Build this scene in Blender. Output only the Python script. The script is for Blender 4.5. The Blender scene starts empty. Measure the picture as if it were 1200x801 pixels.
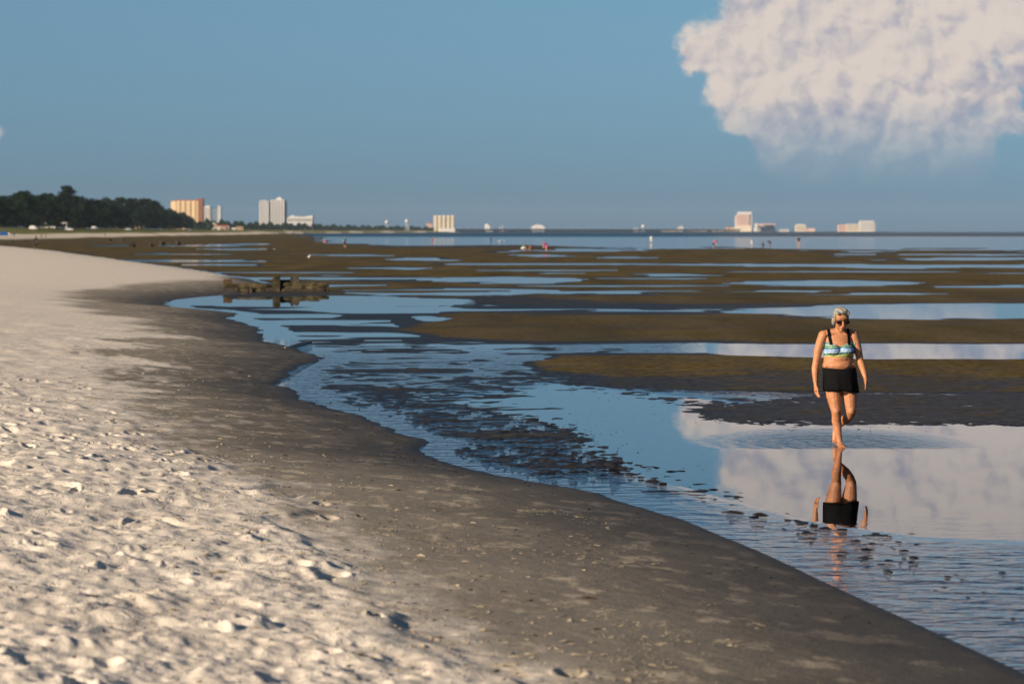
import bpy, bmesh, math, random
import numpy as np
from mathutils import Vector, Matrix

# ------------------------------------------------------------------ camera, world, sun, exposure
scene = bpy.context.scene
C = scene.collection
FPX, HOR, CAMZ = 3500.0, 271.0, 2.5          # focal length in photo pixels, horizon row, eye height

cam_d = bpy.data.cameras.new('camera')
cam = bpy.data.objects.new('camera', cam_d); C.objects.link(cam)
cam.location = (0, 0, CAMZ); cam.rotation_euler = (math.radians(90), 0, 0)
cam_d.sensor_width = 36; cam_d.lens = 105; cam_d.shift_y = -129.5 / 1200
cam_d.clip_start = 0.1; cam_d.clip_end = 60000
cam_d.dof.use_dof = True; cam_d.dof.focus_distance = 34.7; cam_d.dof.aperture_fstop = 3.5
scene.camera = cam

SUN_EL, SUN_AZ = math.radians(20), math.radians(233)      # azimuth clockwise from +Y: behind and to the left
sun_dir = Vector((math.sin(SUN_AZ) * math.cos(SUN_EL), math.cos(SUN_AZ) * math.cos(SUN_EL), math.sin(SUN_EL)))
sun_d = bpy.data.lights.new('sun', 'SUN'); sun_d.energy = 5.0; sun_d.angle = math.radians(0.53); sun_d.color = (1.0, 0.81, 0.60)
sun = bpy.data.objects.new('sun', sun_d); C.objects.link(sun)
sun.rotation_euler = (-sun_dir).to_track_quat('-Z', 'Y').to_euler()

scene.view_settings.view_transform = 'Standard'; scene.view_settings.look = 'None'
scene.view_settings.exposure = 0.62; scene.view_settings.gamma = 1.0
scene.view_settings.use_curve_mapping = False
scene.cycles.max_bounces = 6; scene.cycles.transparent_max_bounces = 8
scene.cycles.diffuse_bounces = 2; scene.cycles.glossy_bounces = 3; scene.cycles.volume_bounces = 0
scene.cycles.use_denoising = True
scene.cycles.sample_clamp_indirect = 6.0

class NT:
    """small helper to write node trees as expressions"""
    def __init__(self, tree): self.t = tree; self.n = tree.nodes; self.l = tree.links
    def node(self, typ, **kw):
        nd = self.n.new(typ)
        for k, v in kw.items(): setattr(nd, k, v)
        return nd
    def put(self, sock, val):
        if isinstance(val, bpy.types.NodeSocket): self.l.new(val, sock)
        else: sock.default_value = val
    def math(self, op, a, b=None, c=None, clamp=False):
        nd = self.node('ShaderNodeMath', operation=op, use_clamp=clamp)
        self.put(nd.inputs[0], a)
        if b is not None: self.put(nd.inputs[1], b)
        if c is not None: self.put(nd.inputs[2], c)
        return nd.outputs[0]
    def vmath(self, op, a, b=None, out=0):
        nd = self.node('ShaderNodeVectorMath', operation=op)
        self.put(nd.inputs[0], a)
        if b is not None: self.put(nd.inputs[1], b)
        return nd.outputs[out]
    def step(self, x, a, b, lo=0.0, hi=1.0):
        nd = self.node('ShaderNodeMapRange', interpolation_type='SMOOTHSTEP')
        self.put(nd.inputs[0], x); self.put(nd.inputs[1], a); self.put(nd.inputs[2], b)
        self.put(nd.inputs[3], lo); self.put(nd.inputs[4], hi)
        return nd.outputs[0]
    def mix(self, f, a, b, blend='MIX'):
        nd = self.node('ShaderNodeMix', data_type='RGBA', blend_type=blend)
        self.put(nd.inputs[0], f); self.put(nd.inputs[6], a); self.put(nd.inputs[7], b)
        return nd.outputs[2]
    def noise(self, vec, scale, detail=4, rough=0.55, dim='3D', distortion=0.0, ntype='FBM'):
        nd = self.node('ShaderNodeTexNoise', noise_dimensions=dim, noise_type=ntype)
        self.put(nd.inputs['Vector'], vec); nd.inputs['Scale'].default_value = scale
        nd.inputs['Detail'].default_value = detail; nd.inputs['Roughness'].default_value = rough
        nd.inputs['Distortion'].default_value = distortion
        return nd.outputs[0]
    def comb(self, x, y, z):
        nd = self.node('ShaderNodeCombineXYZ'); self.put(nd.inputs[0], x); self.put(nd.inputs[1], y); self.put(nd.inputs[2], z)
        return nd.outputs[0]
    def attr(self, name):
        nd = self.node('ShaderNodeAttribute', attribute_name=name); return nd.outputs['Fac']

def rgb(r, g, b): return (r, g, b, 1.0)
def srgb(r, g, b):
    f = lambda c: (c / 255 / 12.92) if c / 255 <= 0.04045 else ((c / 255 + 0.055) / 1.055) ** 2.4
    return (f(r), f(g), f(b), 1.0)

SKY_STRENGTH, CLOUD_STRENGTH = 0.050, 0.56
world = bpy.data.worlds.new('World'); scene.world = world; world.use_nodes = True
def build_world():
    w = NT(world.node_tree); w.n.clear()
    sky = w.node('ShaderNodeTexSky', sky_type='NISHITA', sun_disc=False)
    sky.sun_elevation = SUN_EL; sky.sun_rotation = SUN_AZ
    sky.altitude = 0; sky.air_density = 0.72; sky.dust_density = 0.62; sky.ozone_density = 8.0
    skyc = w.mix(1.0, sky.outputs[0], rgb(1.55, 1.46, 1.06), 'MULTIPLY')
    # cumulus: position on the sky given by azimuth and elevation (in units of 1/3500 rad)
    d = w.node('ShaderNodeTexCoord').outputs['Generated']
    sep = w.node('ShaderNodeSeparateXYZ'); w.l.new(d, sep.inputs[0])
    dx, dy, dz = sep.outputs
    az = w.math('MULTIPLY', w.math('ARCTAN2', dx, dy), 35.0)
    hyp = w.math('SQRT', w.math('ADD', w.math('MULTIPLY', dx, dx), w.math('MULTIPLY', dy, dy)))
    el = w.math('MULTIPLY', w.math('ARCTAN2', dz, hyp), 35.0)          # 100 px = 1
    p0 = w.comb(az, el, 0.0)
    # blue-grey layer of air low over the sea, the same all round the horizon
    lay = w.node('ShaderNodeMapRange'); w.put(lay.inputs[0], el); lay.inputs[1].default_value = 0.0; lay.inputs[2].default_value = 2.8
    skyc = w.mix(1.0, skyc, w.mix(lay.outputs[0], rgb(.54, .67, 1.0), rgb(1.04, .95, .98)), 'MULTIPLY')
    wn = w.node('ShaderNodeTexNoise', noise_dimensions='2D'); w.put(wn.inputs['Vector'], p0)
    wn.inputs['Scale'].default_value = 1.9; wn.inputs['Detail'].default_value = 6; wn.inputs['Roughness'].default_value = 0.58
    curl = w.vmath('SUBTRACT', wn.outputs[1], (0.5, 0.5, 0.5))
    def scaled(v, k):
        o = w.vmath('SCALE', v); o.node.inputs[3].default_value = k; return o
    p = w.vmath('ADD', p0, scaled(curl, 0.62))
    # puffs: (azimuth px, elevation px, radius)
    puffs = [(285,205,82),(228,212,32),(330,275,90),(420,225,120),(375,150,90),(460,150,80),(325,115,52),
             (540,275,95),(500,340,130),(350,370,100),(660,340,110),(300,470,90),(430,470,140),(600,450,120),
             (530,172,42),(590,180,30),(500,140,46),(570,142,34),(440,95,62),(360,85,56),(520,95,50),(300,150,50),
             (780,420,150),(460,590,130),(-608,108,19)]
    dens = None
    for (pa, pe, pr) in puffs:
        dist = w.vmath('DISTANCE', p, (pa * 0.01, pe * 0.01, 0.0), out=1)
        v = w.math('MULTIPLY_ADD', dist, -100.0 / pr, 1.0)
        dens = v if dens is None else w.math('SMOOTH_MAX', dens, v, 0.2)
    # billows, sampled twice to find which side faces the sun (up and to the left)
    def billow(vec):
        a = w.node('ShaderNodeTexVoronoi', feature='SMOOTH_F1', voronoi_dimensions='2D'); w.put(a.inputs['Vector'], vec)
        a.inputs['Scale'].default_value = 2.3; a.inputs['Smoothness'].default_value = 0.6
        a.inputs['Detail'].default_value = 2.0; a.inputs['Roughness'].default_value = 0.45; a.inputs['Lacunarity'].default_value = 2.4
        return w.math('SUBTRACT', 0.5, a.outputs['Distance'])
    pb = w.vmath('ADD', p0, scaled(curl, 0.34))
    b0 = billow(pb); b1 = billow(w.vmath('ADD', pb, (-0.09, 0.10, 0.0)))
    field = w.math('ADD', w.math('MULTIPLY_ADD', b0, 0.30, dens), 0.10)
    mask = w.step(field, -0.06, 0.30)
    mask = w.math('MULTIPLY', mask, w.step(el, 0.40, 1.70))
    big = w.noise(p0, 0.9, 3, 0.5, dim='2D')
    lit = w.math('ADD', w.math('MULTIPLY', w.math('SUBTRACT', b0, b1), 0.85), w.math('MULTIPLY', w.math('SUBTRACT', big, 0.5), 0.8))
    lit = w.math('ADD', lit, w.math('MULTIPLY', w.step(el, 0.8, 2.4), 0.35))
    lit = w.step(lit, -0.42, 0.60)
    cloud = w.mix(lit, srgb(176, 174, 190), srgb(240, 224, 212))
    cl = w.node('ShaderNodeBackground'); w.put(cl.inputs[0], cloud); cl.inputs[1].default_value = CLOUD_STRENGTH
    bg = w.node('ShaderNodeBackground'); w.put(bg.inputs[0], skyc); bg.inputs[1].default_value = SKY_STRENGTH
    mx = w.node('ShaderNodeMixShader'); w.put(mx.inputs[0], w.math('MULTIPLY', mask, 0.92))
    w.l.new(bg.outputs[0], mx.inputs[1]); w.l.new(cl.outputs[0], mx.inputs[2])
    out = w.node('ShaderNodeOutputWorld'); w.l.new(mx.outputs[0], out.inputs[0])
build_world()
world.cycles.sampling_method = 'MANUAL'; world.cycles.sample_map_resolution = 512

# ------------------------------------------------------------------ helpers
rng = np.random.default_rng(7); random.seed(7)
def G(u, v, z=0.0):
    """photo pixel on the level z -> place on the map (used once, to survey the site)"""
    y = (CAMZ - z) * FPX / (v - HOR)
    return ((u - 600.0) / FPX * y, y)

def material(name):
    m = bpy.data.materials.new(name); m.use_nodes = True
    t = NT(m.node_tree); t.n.clear()
    b = t.node('ShaderNodeBsdfPrincipled'); o = t.node('ShaderNodeOutputMaterial'); t.l.new(b.outputs[0], o.inputs[0])
    return m, t, b, o
def simple(name, col, rough=0.6, var=0.25, scale=3.0, spec=0.4, bump=0.0):
    """plain procedural material: colour broken up by noise"""
    m, t, b, o = material(name)
    co = t.node('ShaderNodeTexCoord').outputs['Object']
    n = t.noise(co, scale, 5, 0.6)
    k = t.step(n, 0.3, 0.7, 1 - var, 1 + var * 0.6)
    c = t.mix(1.0, rgb(*col[:3]), t.comb(k, k, k), 'MULTIPLY')
    t.put(b.inputs['Base Color'], c); b.inputs['Roughness'].default_value = rough
    b.inputs['Specular IOR Level'].default_value = spec
    if bump:
        bp = t.node('ShaderNodeBump'); bp.inputs['Strength'].default_value = bump; t.put(bp.inputs['Height'], t.noise(co, scale * 6, 4)); t.l.new(bp.outputs[0], b.inputs['Normal'])
    return m
def obj(name, mesh, mat=None, parent=None, loc=None):
    if isinstance(mesh, bmesh.types.BMesh):
        me = bpy.data.meshes.new(name); mesh.to_mesh(me); mesh.free(); mesh = me
    o = bpy.data.objects.new(name, mesh); C.objects.link(o)
    if mat is not None and (not mesh.materials): mesh.materials.append(mat)
    if parent: o.parent = parent
    if loc is not None: o.location = loc
    return o
def tag(o, label=None, cat=None, group=None, kind=None):
    if label: o['label'] = label
    if cat: o['category'] = cat
    if group: o['group'] = group
    if kind: o['kind'] = kind
    return o
def empty(name, loc, rz=0.0, label=None, cat=None, group=None):
    o = bpy.data.objects.new(name, None); C.objects.link(o); o.location = loc; o.rotation_euler = (0, 0, rz)
    o.empty_display_size = 0.2
    return tag(o, label, cat, group)
def box(bm, x0, x1, y0, y1, z0, z1, taper=0.0):
    cx, cy = (x0 + x1) / 2, (y0 + y1) / 2
    vs = []
    for z, k in ((z0, 1.0), (z1, 1.0 - taper)):
        for (x, y) in ((x0, y0), (x1, y0), (x1, y1), (x0, y1)):
            vs.append(bm.verts.new((cx + (x - cx) * k, cy + (y - cy) * k, z)))
    for f in ((3, 2, 1, 0), (4, 5, 6, 7), (0, 1, 5, 4), (1, 2, 6, 5), (2, 3, 7, 6), (3, 0, 4, 7)):
        bm.faces.new([vs[i] for i in f])
    return vs
def boxm(x0, x1, y0, y1, z0, z1, taper=0.0):
    bm = bmesh.new(); box(bm, x0, x1, y0, y1, z0, z1, taper); return bm
def shade_smooth(me):
    me.polygons.foreach_set('use_smooth', np.ones(len(me.polygons), dtype=bool))

# value noise on arrays
def _h(ix, iy, s):
    h = (ix.astype(np.int64) * 374761393 + iy.astype(np.int64) * 668265263 + s * 2147483647) & 0xFFFFFFFF
    h = ((h ^ (h >> 13)) * 1274126177) & 0xFFFFFFFF
    return ((h ^ (h >> 16)) & 0xFFFF).astype(np.float32) / 65535.0
def vnoise(x, y, s=0):
    ix = np.floor(x); iy = np.floor(y); fx = (x - ix).astype(np.float32); fy = (y - iy).astype(np.float32)
    fx = fx * fx * fx * (fx * (fx * 6 - 15) + 10); fy = fy * fy * fy * (fy * (fy * 6 - 15) + 10)
    a = _h(ix, iy, s); b = _h(ix + 1, iy, s); c = _h(ix, iy + 1, s); d = _h(ix + 1, iy + 1, s)
    return (a + (b - a) * fx) * (1 - fy) + (c + (d - c) * fx) * fy - 0.5
def rnoise(x, y, lam, s, asp=1.0, ang=0.5):
    """one octave, lattice turned so its grid does not show; asp stretches it along its first axis"""
    ca, sa = math.cos(ang), math.sin(ang)
    return vnoise((x * ca + y * sa) / (lam * asp) + 17.3 * s, (-x * sa + y * ca) / lam - 9.1 * s, s)
def sstep(x, a, b):
    t = np.clip((x - a) / (b - a), 0, 1); return t * t * (3 - 2 * t)
def seg_dist(px, py, pts, closed=True):
    """signed distance to a polygon, positive inside"""
    d = np.full(px.shape, 1e12); inside = np.zeros(px.shape, bool)
    n = len(pts)
    for i in range(n if closed else n - 1):
        ax, ay = pts[i]; bx, by = pts[(i + 1) % n]
        ex, ey = bx - ax, by - ay; L = ex * ex + ey * ey + 1e-12
        t = np.clip(((px - ax) * ex + (py - ay) * ey) / L, 0, 1)
        d = np.minimum(d, (px - ax - t * ex) ** 2 + (py - ay - t * ey) ** 2)
        if closed and ay != by:
            cr = ((ay > py) != (by > py)) & (px < ex * (py - ay) / (by - ay) + ax)
            inside ^= cr
    d = np.sqrt(d)
    return np.where(inside, d, -d) if closed else d

# ------------------------------------------------------------------ ground: beach, tidal flat and sea bed in one sheet
vr = np.concatenate([np.array([271.52, 271.57, 271.64, 271.72, 271.82, 271.94, 272.08, 272.24, 272.42, 272.62, 272.85]),
                     np.arange(273.1, 284, 0.3), np.arange(284, 400, 0.86), np.arange(400, 570, 0.56), np.arange(570, 640, 0.7), np.arange(640, 780, 0.9), np.arange(780, 1000, 1.1), np.arange(1002, 1310, 7.0)])
yr = np.concatenate([CAMZ * FPX / (vr - HOR), [7.6, 6.5, 5, 3, 0, -5, -15, -40, -120, -400]])
w_ = np.maximum(yr, 8.4)
uin = np.arange(-70, 1271, 1.3)
side = 10.0 * (1.35 ** np.arange(1, 27))
ur = np.concatenate([(-70 - np.cumsum(side)[::-1]), uin, 1270 + np.cumsum(side)])
ur = ur[(ur > -8500) & (ur < 9500)]
NR, NC = len(yr), len(ur)
Y = np.repeat(yr[:, None], NC, 1); X = (ur[None, :] - 600) / FPX * w_[:, None]
U = 600 + X / np.maximum(Y, 8.4) * FPX; V = HOR + CAMZ * FPX / np.maximum(Y, 6.0)
rowsp = np.repeat(np.maximum(np.abs(np.gradient(yr)), 0.012)[:, None], NC, 1)          # spacing of the sheet in depth

shore_px = [(1420, 935), (1300, 845), (1200, 788), (1100, 742), (1000, 697), (900, 650), (800, 608), (700, 578), (620, 563), (560, 551), (515, 539),
            (500, 527), (497, 517), (440, 494), (385, 478), (345, 463), (325, 451), (326, 442), (345, 434), (372, 425), (376, 419),
            (358, 411), (318, 401), (306, 391), (306, 384), (280, 377), (262, 373), (282, 367), (250, 364), (205, 361), (188, 357), (205, 351), (240, 346.5), (285, 343.5), (300, 340)]
shore = [G(u, v) for u, v in shore_px]
ridge = [(258, 331, .22), (240, 323, .3), (212, 317.5, .3), (170, 310, .3), (100, 300, .3), (40, 291.5, .3), (0, 287.5, .3), (-60, 284.5, .3), (-200, 282, .3)]
shore += [(G(u, v, z)[0] + 2.6, G(u, v, z)[1] + 1) for u, v, z in ridge]
shore += [(-300, 700), (-2000, 700), (-2000, -400), (40, -400), (8, 4)]
SD = seg_dist(X, Y, shore)
SD = SD + (rnoise(X, Y, 1.3, 3) * 0.25 + rnoise(X, Y, 0.4, 4) * 0.10) * sstep(Y, 20, 40) + rnoise(X, Y, 6, 5) * 0.3 * sstep(Y, 30, 60)

# --- tidal flat
wob = rnoise(X, Y, 2.2, 11, 1.5, 0.2) + 0.6 * rnoise(X, Y, 0.8, 12, 1.5, 0.3)
wob2 = rnoise(X, Y, 14, 13, 2.0, 0.1) + 0.5 * rnoise(X, Y, 5, 14, 2.0, 0.2)
VV = V + np.where(V > 300, 1, 0.5) * (wob2 * 3.0 * sstep(V, 285, 330) + wob2 * 0.8) + wob * 4.5 * sstep(V, 380, 460)
UU = U + wob * 24 + wob2 * 30
EDGE = 0.9 * wob2 + 0.6 * rnoise(X, Y, 2.0, 15, 1.5, .1) + 0.4 * rnoise(X, Y, 0.7, 16, 1.5, .1)
BAR = 0.024
H = np.full(X.shape, BAR); AMP = np.full(X.shape, 0.006)
def poly(pts, val, amp, feather, stretch=6.0):
    us = [p[0] for p in pts]; vs = [p[1] for p in pts]
    m = (UU > min(us) - 200) & (UU < max(us) + 200) & (VV > min(vs) - 40) & (VV < max(vs) + 40)
    d = seg_dist(UU[m] / stretch, VV[m], [(a / stretch, b) for a, b in pts])
    k = sstep(d, -feather * 0.5, feather)
    H[m] = H[m] * (1 - k) + val * k; AMP[m] = AMP[m] * (1 - k) + amp * k
def lens(u0, u1, v0, T, val, amp, v1=None):
    v1 = v0 if v1 is None else v1
    m = (UU > u0) & (UU < u1) & (VV > min(v0, v1) - 2.5 * T) & (VV < max(v0, v1) + 2.5 * T)
    s = (UU[m] - u0) / (u1 - u0)
    t = T * np.clip(4 * s * (1 - s), 1e-4, 1) ** (0.55 + 0.5 * ((u0 * 7.3) % 1))
    f = 1 - np.abs(VV[m] - (v0 + (v1 - v0) * s)) / np.maximum(t, 0.02) + EDGE[m]
    k = sstep(f, -0.45, 0.75)
    H[m] = H[m] * (1 - k) + val * k; AMP[m] = AMP[m] * (1 - k) + amp * k
CL, MO = -0.025, 0.0
sea_poly = [(345, 273.2), (365, 277), (395, 286), (480, 288), (620, 287), (700, 290), (840, 289), (900, 291.5), (1020, 292.5), (1200, 294.5), (6000, 300), (30000, 320), (30000, 269), (345, 269)]
poly(sea_poly, -0.05, 0.002, 1.2, 20.0)
H = np.where(V < 284, np.minimum(H, np.where(H < 0, -0.05 - (284 - V) * 0.10, H)), H)
lens(620, 860, 290.8, 1.2, 0.012, .003); lens(400, 640, 289.2, 1.2, 0.012, .003)
lens(1045, 1175, 291.2, .8, 0.02, .002); lens(1150, 1420, 294.5, .8, 0.02, .002); lens(870, 1060, 296.5, 1.6, .02, .003)
for a in [(640, 725, 293.5, 2.2), (598, 660, 299.2, 1.6), (455, 560, 304, 1.6), (705, 755, 301.5, 1.3), (745, 1340, 309.5, 2.4, None, 312.5), (400, 505, 313.5, 1.6),
          (540, 712, 316, 1.5), (500, 692, 328.2, 3.8), (690, 850, 327.5, .8), (400, 665, 342.5, 4.8), (835, 1500, 365.5, 8.5), (385, 530, 372, 6.0),
          (955, 1050, 299.0, 1.8), (1020, 1500, 298.5, 1.4), (860, 1090, 332.5, 2.6), (790, 1130, 345.5, 1.1), (1080, 1300, 335.5, 1.3), (230, 330, 292, 1.0), (150, 420, 297.5, .9), (60, 330, 306, 1.2),
          (230, 420, 318, 1.6), (280, 460, 334, 2.4), (100, 300, 288, .8), (1130, 1500, 320, 1.2)]:
    lens(a[0], a[1], a[2], a[3], CL, .004, a[5] if len(a) > 5 else None)
for a in [(370, 510, 327.2, 2.8), (560, 1000, 344.5, 2.0), (390, 1010, 362, 6.5), (385, 620, 357, 4)]:
    lens(*a, MO, .010)
rl = random.Random(11)
for k in range(90):
    v0 = 286 + 66 * rl.random() ** 1.25; L = rl.uniform(50, 330); uc = rl.uniform(0, 1250)
    if uc > 400 and v0 < 291: continue
    Tt = rl.uniform(.35, .9) * (1 + (v0 - 286) / 55)
    lens(uc - L / 2, uc + L / 2, v0, Tt, CL * .8 if k % 6 < 2 else 0.028, .004, v0 + rl.uniform(-1.2, 1.2))
poly([(130, 364), (285, 344), (420, 349), (560, 356), (500, 374), (462, 384), (505, 394), (640, 401), (830, 399), (905, 402), (905, 416), (655, 417), (632, 425),
      (655, 436), (760, 446), (860, 458), (1350, 460), (1500, 900), (1250, 900), (600, 720), (230, 480), (230, 380)], MO, .011, 4)
poly([(640, 548), (760, 556), (850, 580), (960, 604), (1080, 620), (1200, 628), (1400, 632), (1500, 900), (1250, 900), (620, 640)], -0.0115, .0085, 4)
lens(330, 700, 352.5, 3.2, 0.014, .006)
lens(180, 560, 353.5, 4.6, CL, .002); lens(215, 420, 344.2, 4.4, 0.014, .003)
poly([(815, 411), (880, 404), (1000, 402.5), (1350, 403), (1350, 421), (1000, 420.5), (860, 417)], CL, .004, 3)
lens(690, 1500, 450, 8.5, 0.011, .006); lens(780, 1500, 482, 14, 0.009, .008); lens(770, 945, 463.5, 3.6, -0.008, .008)
poly([(560, 474), (650, 456), (730, 462), (800, 474), (835, 492), (900, 499), (1380, 499), (1380, 640), (1200, 633), (1080, 627), (960, 610), (850, 582), (770, 560), (705, 530), (690, 502), (640, 490), (590, 482)], -0.014, .0055, 8)
poly([(830, 505), (1380, 503), (1380, 634), (1200, 628), (1080, 622), (970, 606), (880, 583), (830, 560)], CL, .003, 6)
for a in [(385, 575, 458, 2.4), (490, 640, 492, 2.6), (500, 680, 512, 2.4), (365, 560, 434, 2.6), (560, 660, 478, 2), (600, 720, 545, 2), (420, 560, 412, 2.5), (640, 830, 575, 2.0)]:
    lens(a[0], a[1], a[2], a[3], 0.006, .007)
# relief of the flat: ripple crests, worm casts, scoured patches (all in metres on the map)
def octave(lam, s, asp=1.0, ang=0.25):
    k = sstep(lam / rowsp, 0.9, 2.0)
    return rnoise(X, Y, lam, s, asp, ang) * k
rel = (octave(3.0, 21, 1.6) * 0.6 + octave(1.1, 22, 1.3, .1) * 0.9 + octave(0.55, 23, 0.8, -.1) * 1.5 + octave(0.27, 24, 0.9, .3) * 1.5 + octave(0.13, 20, 1.0, .5) * 0.9 + octave(9.0, 25, 2.0) * 0.5 + octave(30.0, 26, 2.5, .05) * 0.6)
ripl = octave(0.32, 27, 3.2, -0.25) * 0.9
def octA(lx, ly, s, ang=.12):
    k = sstep(ly / rowsp, 0.9, 2.0); ca, sa = math.cos(ang), math.sin(ang)
    return vnoise((X * ca + Y * sa) / lx + 3.7 * s, (-X * sa + Y * ca) / ly - 5.1 * s, s) * k
relM = octave(3.5, 70, 1.4) * .5 + octave(1.1, 71, 1.3, .1) * .3 + octA(.50, .42, 72) * .7 + octA(.22, .26, 73, -.1) * 1.3 + octA(.11, .20, 74) * 1.7 + octA(.05, .15, 75) * 1.6 + octA(.028, .13, 78, -.2) * 1.0 + octA(.45, .15, 76, -.2) * 1.3 + octA(.16, .09, 77, .2) * .8
kM = sstep(AMP, .0068, .0095)
rel = rel * (1 - kM) + (relM - ripl) * kM
cast = np.clip(octave(0.13, 28) - 0.30, 0, 1) * sstep(octave(0.9, 29, 1.5), 0.02, 0.22)
cast2 = np.clip(octave(0.3, 30) - 0.38, 0, 1)
Zf = H + AMP * (rel + ripl) * 1.1 + cast * np.where(AMP > .0025, .12, .0) * np.where(H > -0.02, 1, 0.25) + cast2 * 0.06
# --- beach
d = np.maximum(SD, 0)
Zb = 0.60 * (1 - np.exp(-d / 5.5)) + 0.004 * np.minimum(d, 60)
dry_px = [(700, 880, .3), (600, 806, .3), (545, 772, .3), (475, 738, .3), (440, 690, .3), (400, 640, .3), (335, 598, .3), (262, 556, .3), (196, 520, .3), (165, 492, .3), (140, 470, .3), (130, 450, .3), (150, 425, .3), (175, 396, .3), (160, 376, .3),
          (95, 354, .3), (85, 344, .3), (150, 335, .3), (215, 330, .28), (262, 327, .25), (255, 322, .25)]
dry_w = [G(*p) for p in dry_px] + [(-16, 190), (-36, 290), (-95, 560), (-2000, 690), (-2000, -400), (0, -400), (1.0, 8)]
DD = seg_dist(X, Y, dry_w)
bn = octA(.22, .7, 36) * .9 + octA(.09, .35, 37) * .7 + octave(5, 31) * 1.2 + octave(2, 32) * 1.2 + octave(.8, 33) * .9 + octave(.3, 34) * .7 + octave(.12, 35) * .5
dry = sstep(DD + bn * 0.55 * np.clip(Y / 26, .6, 2), -0.7, 0.55)
dry = np.where((Y > 125), sstep(DD + bn * 0.4, -1.2, 1.0), dry)
# gently trampled sand: hollows, heaps and prints
amp_s = 0.004 + 0.036 * sstep(DD + bn * .3, -0.4, 0.9)
lump = octave(1.6, 41) * .9 + octave(0.7, 42) * 1.0 + octave(0.36, 43) * 0.8 + octave(0.18, 44) * 0.85 + octave(0.09, 45) * 0.62 + octave(0.05, 40) * 0.34
ridged = 0.25 - np.abs(octave(0.55, 46, 1.2, .7))
Zb = Zb + amp_s * (lump + 0.5 * ridged) * sstep(SD, 0.2, 2.0) + 0.0012 * octave(.25, 47, 2.5, -.3)
scarp = 0.036 * sstep(DD + (octave(.9, 48) + octave(.35, 49) * .7) * 0.5, -0.10, 0.12) * sstep(DD, 6, 2) * sstep(Y, 45, 22)
Zb = Zb + scarp
FP = np.zeros_like(Zb)
def print_at(x, y, ang, L=0.15, Wd=0.062, depth=0.045):
    r = np.searchsorted(-yr, -(y + 0.5)); r2 = np.searchsorted(-yr, -(y - 0.5))
    uc = 600 + x / y * FPX; du = 0.5 / y * FPX
    c = np.searchsorted(ur, uc - du); c2 = np.searchsorted(ur, uc + du)
    if r2 <= r or c2 <= c: return
    xs = X[r:r2, c:c2] - x; ys = Y[r:r2, c:c2] - y
    ca, sa = math.cos(ang), math.sin(ang)
    a = (xs * ca + ys * sa) / L; b = (-xs * sa + ys * ca) / Wd
    q = np.sqrt(a * a + b * b)
    FP[r:r2, c:c2] += -depth * sstep(q, 1.15, 0.55) + depth * 0.28 * np.exp(-((q - 1.35) / 0.28) ** 2)
def inside_dry(x, y, m=0.0):
    return seg_dist(np.array([x]), np.array([y]), dry_w)[0] > m
# walked lines of prints and scattered ones
for k in range(26):
    x0 = rng.uniform(-7.5, 1.5); y0 = rng.uniform(12, 30); a = rng.uniform(1.35, 2.35) if k % 3 else rng.uniform(0, 3.1)
    for s in range(int(rng.integers(8, 34))):
        x0 += math.cos(a) * 0.62; y0 += math.sin(a) * 0.62; a += rng.normal(0, .06)
        off = 0.11 * (1 if s % 2 else -1)
        x, y = x0 - math.sin(a) * off, y0 + math.cos(a) * off
        if 10 < y < 60 and inside_dry(x, y, -0.5): print_at(x, y, a + rng.normal(0, .15), rng.uniform(.12, .16), rng.uniform(.05, .07), rng.uniform(.025, .05))
for k in range(1700):
    y = 11 + 34 * rng.random() ** 1.5; x = rng.uniform(-9, 1.2)
    if inside_dry(x, y, 0.1): print_at(x, y, rng.uniform(0, 3.14), rng.uniform(.05, .16), rng.uniform(.03, .075), rng.uniform(.015, .05))
Zb = Zb + np.clip(FP, -.055, .018) * sstep(lump, -0.9, 0.3) 
# --- shore beyond the cove and far land
coast_px = [(-2500, 330), (-700, 292), (-200, 284), (0, 281), (60, 280), (150, 277.5), (230, 276), (290, 275), (330, 273.6), (400, 273.1), (440, 272.75), (505, 272.4), (560, 272.15)]
coast = [G(*p) for p in coast_px] + [(-1500, 14500), (-30000, 14500), (-30000, 400)]
SD2 = seg_dist(X, Y, coast) + rnoise(X, Y, 60, 61) * 8 + rnoise(X, Y, 20, 62) * 3
d2 = np.maximum(SD2, 0)
Zc = 2.1 * (1 - np.exp(-d2 / 22)) + 2.4 * sstep(d2, 42, 90) + rnoise(X, Y, 25, 63) * .4 * sstep(d2, 10, 60)
isl = sstep(Y, 9900, 10300) * sstep(U, 520, 560) * sstep(U, 1050, 1030) * sstep(Y, 12600, 12000)
Zi = isl * 1.6 - 0.05
blend = sstep(-SD, 0.0, 0.8)
Z = np.where(SD > 0, Zb, Zf * blend + (-0.012 + rel * .002) * (1 - blend))
Z = np.where(SD2 > 0, np.maximum(Z, Zc), Z)
Z = np.where(isl > 0.04, np.maximum(Z, Zi), Z)
Z = np.where(Y < 5, np.maximum(Z, 0.3), Z)

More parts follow.
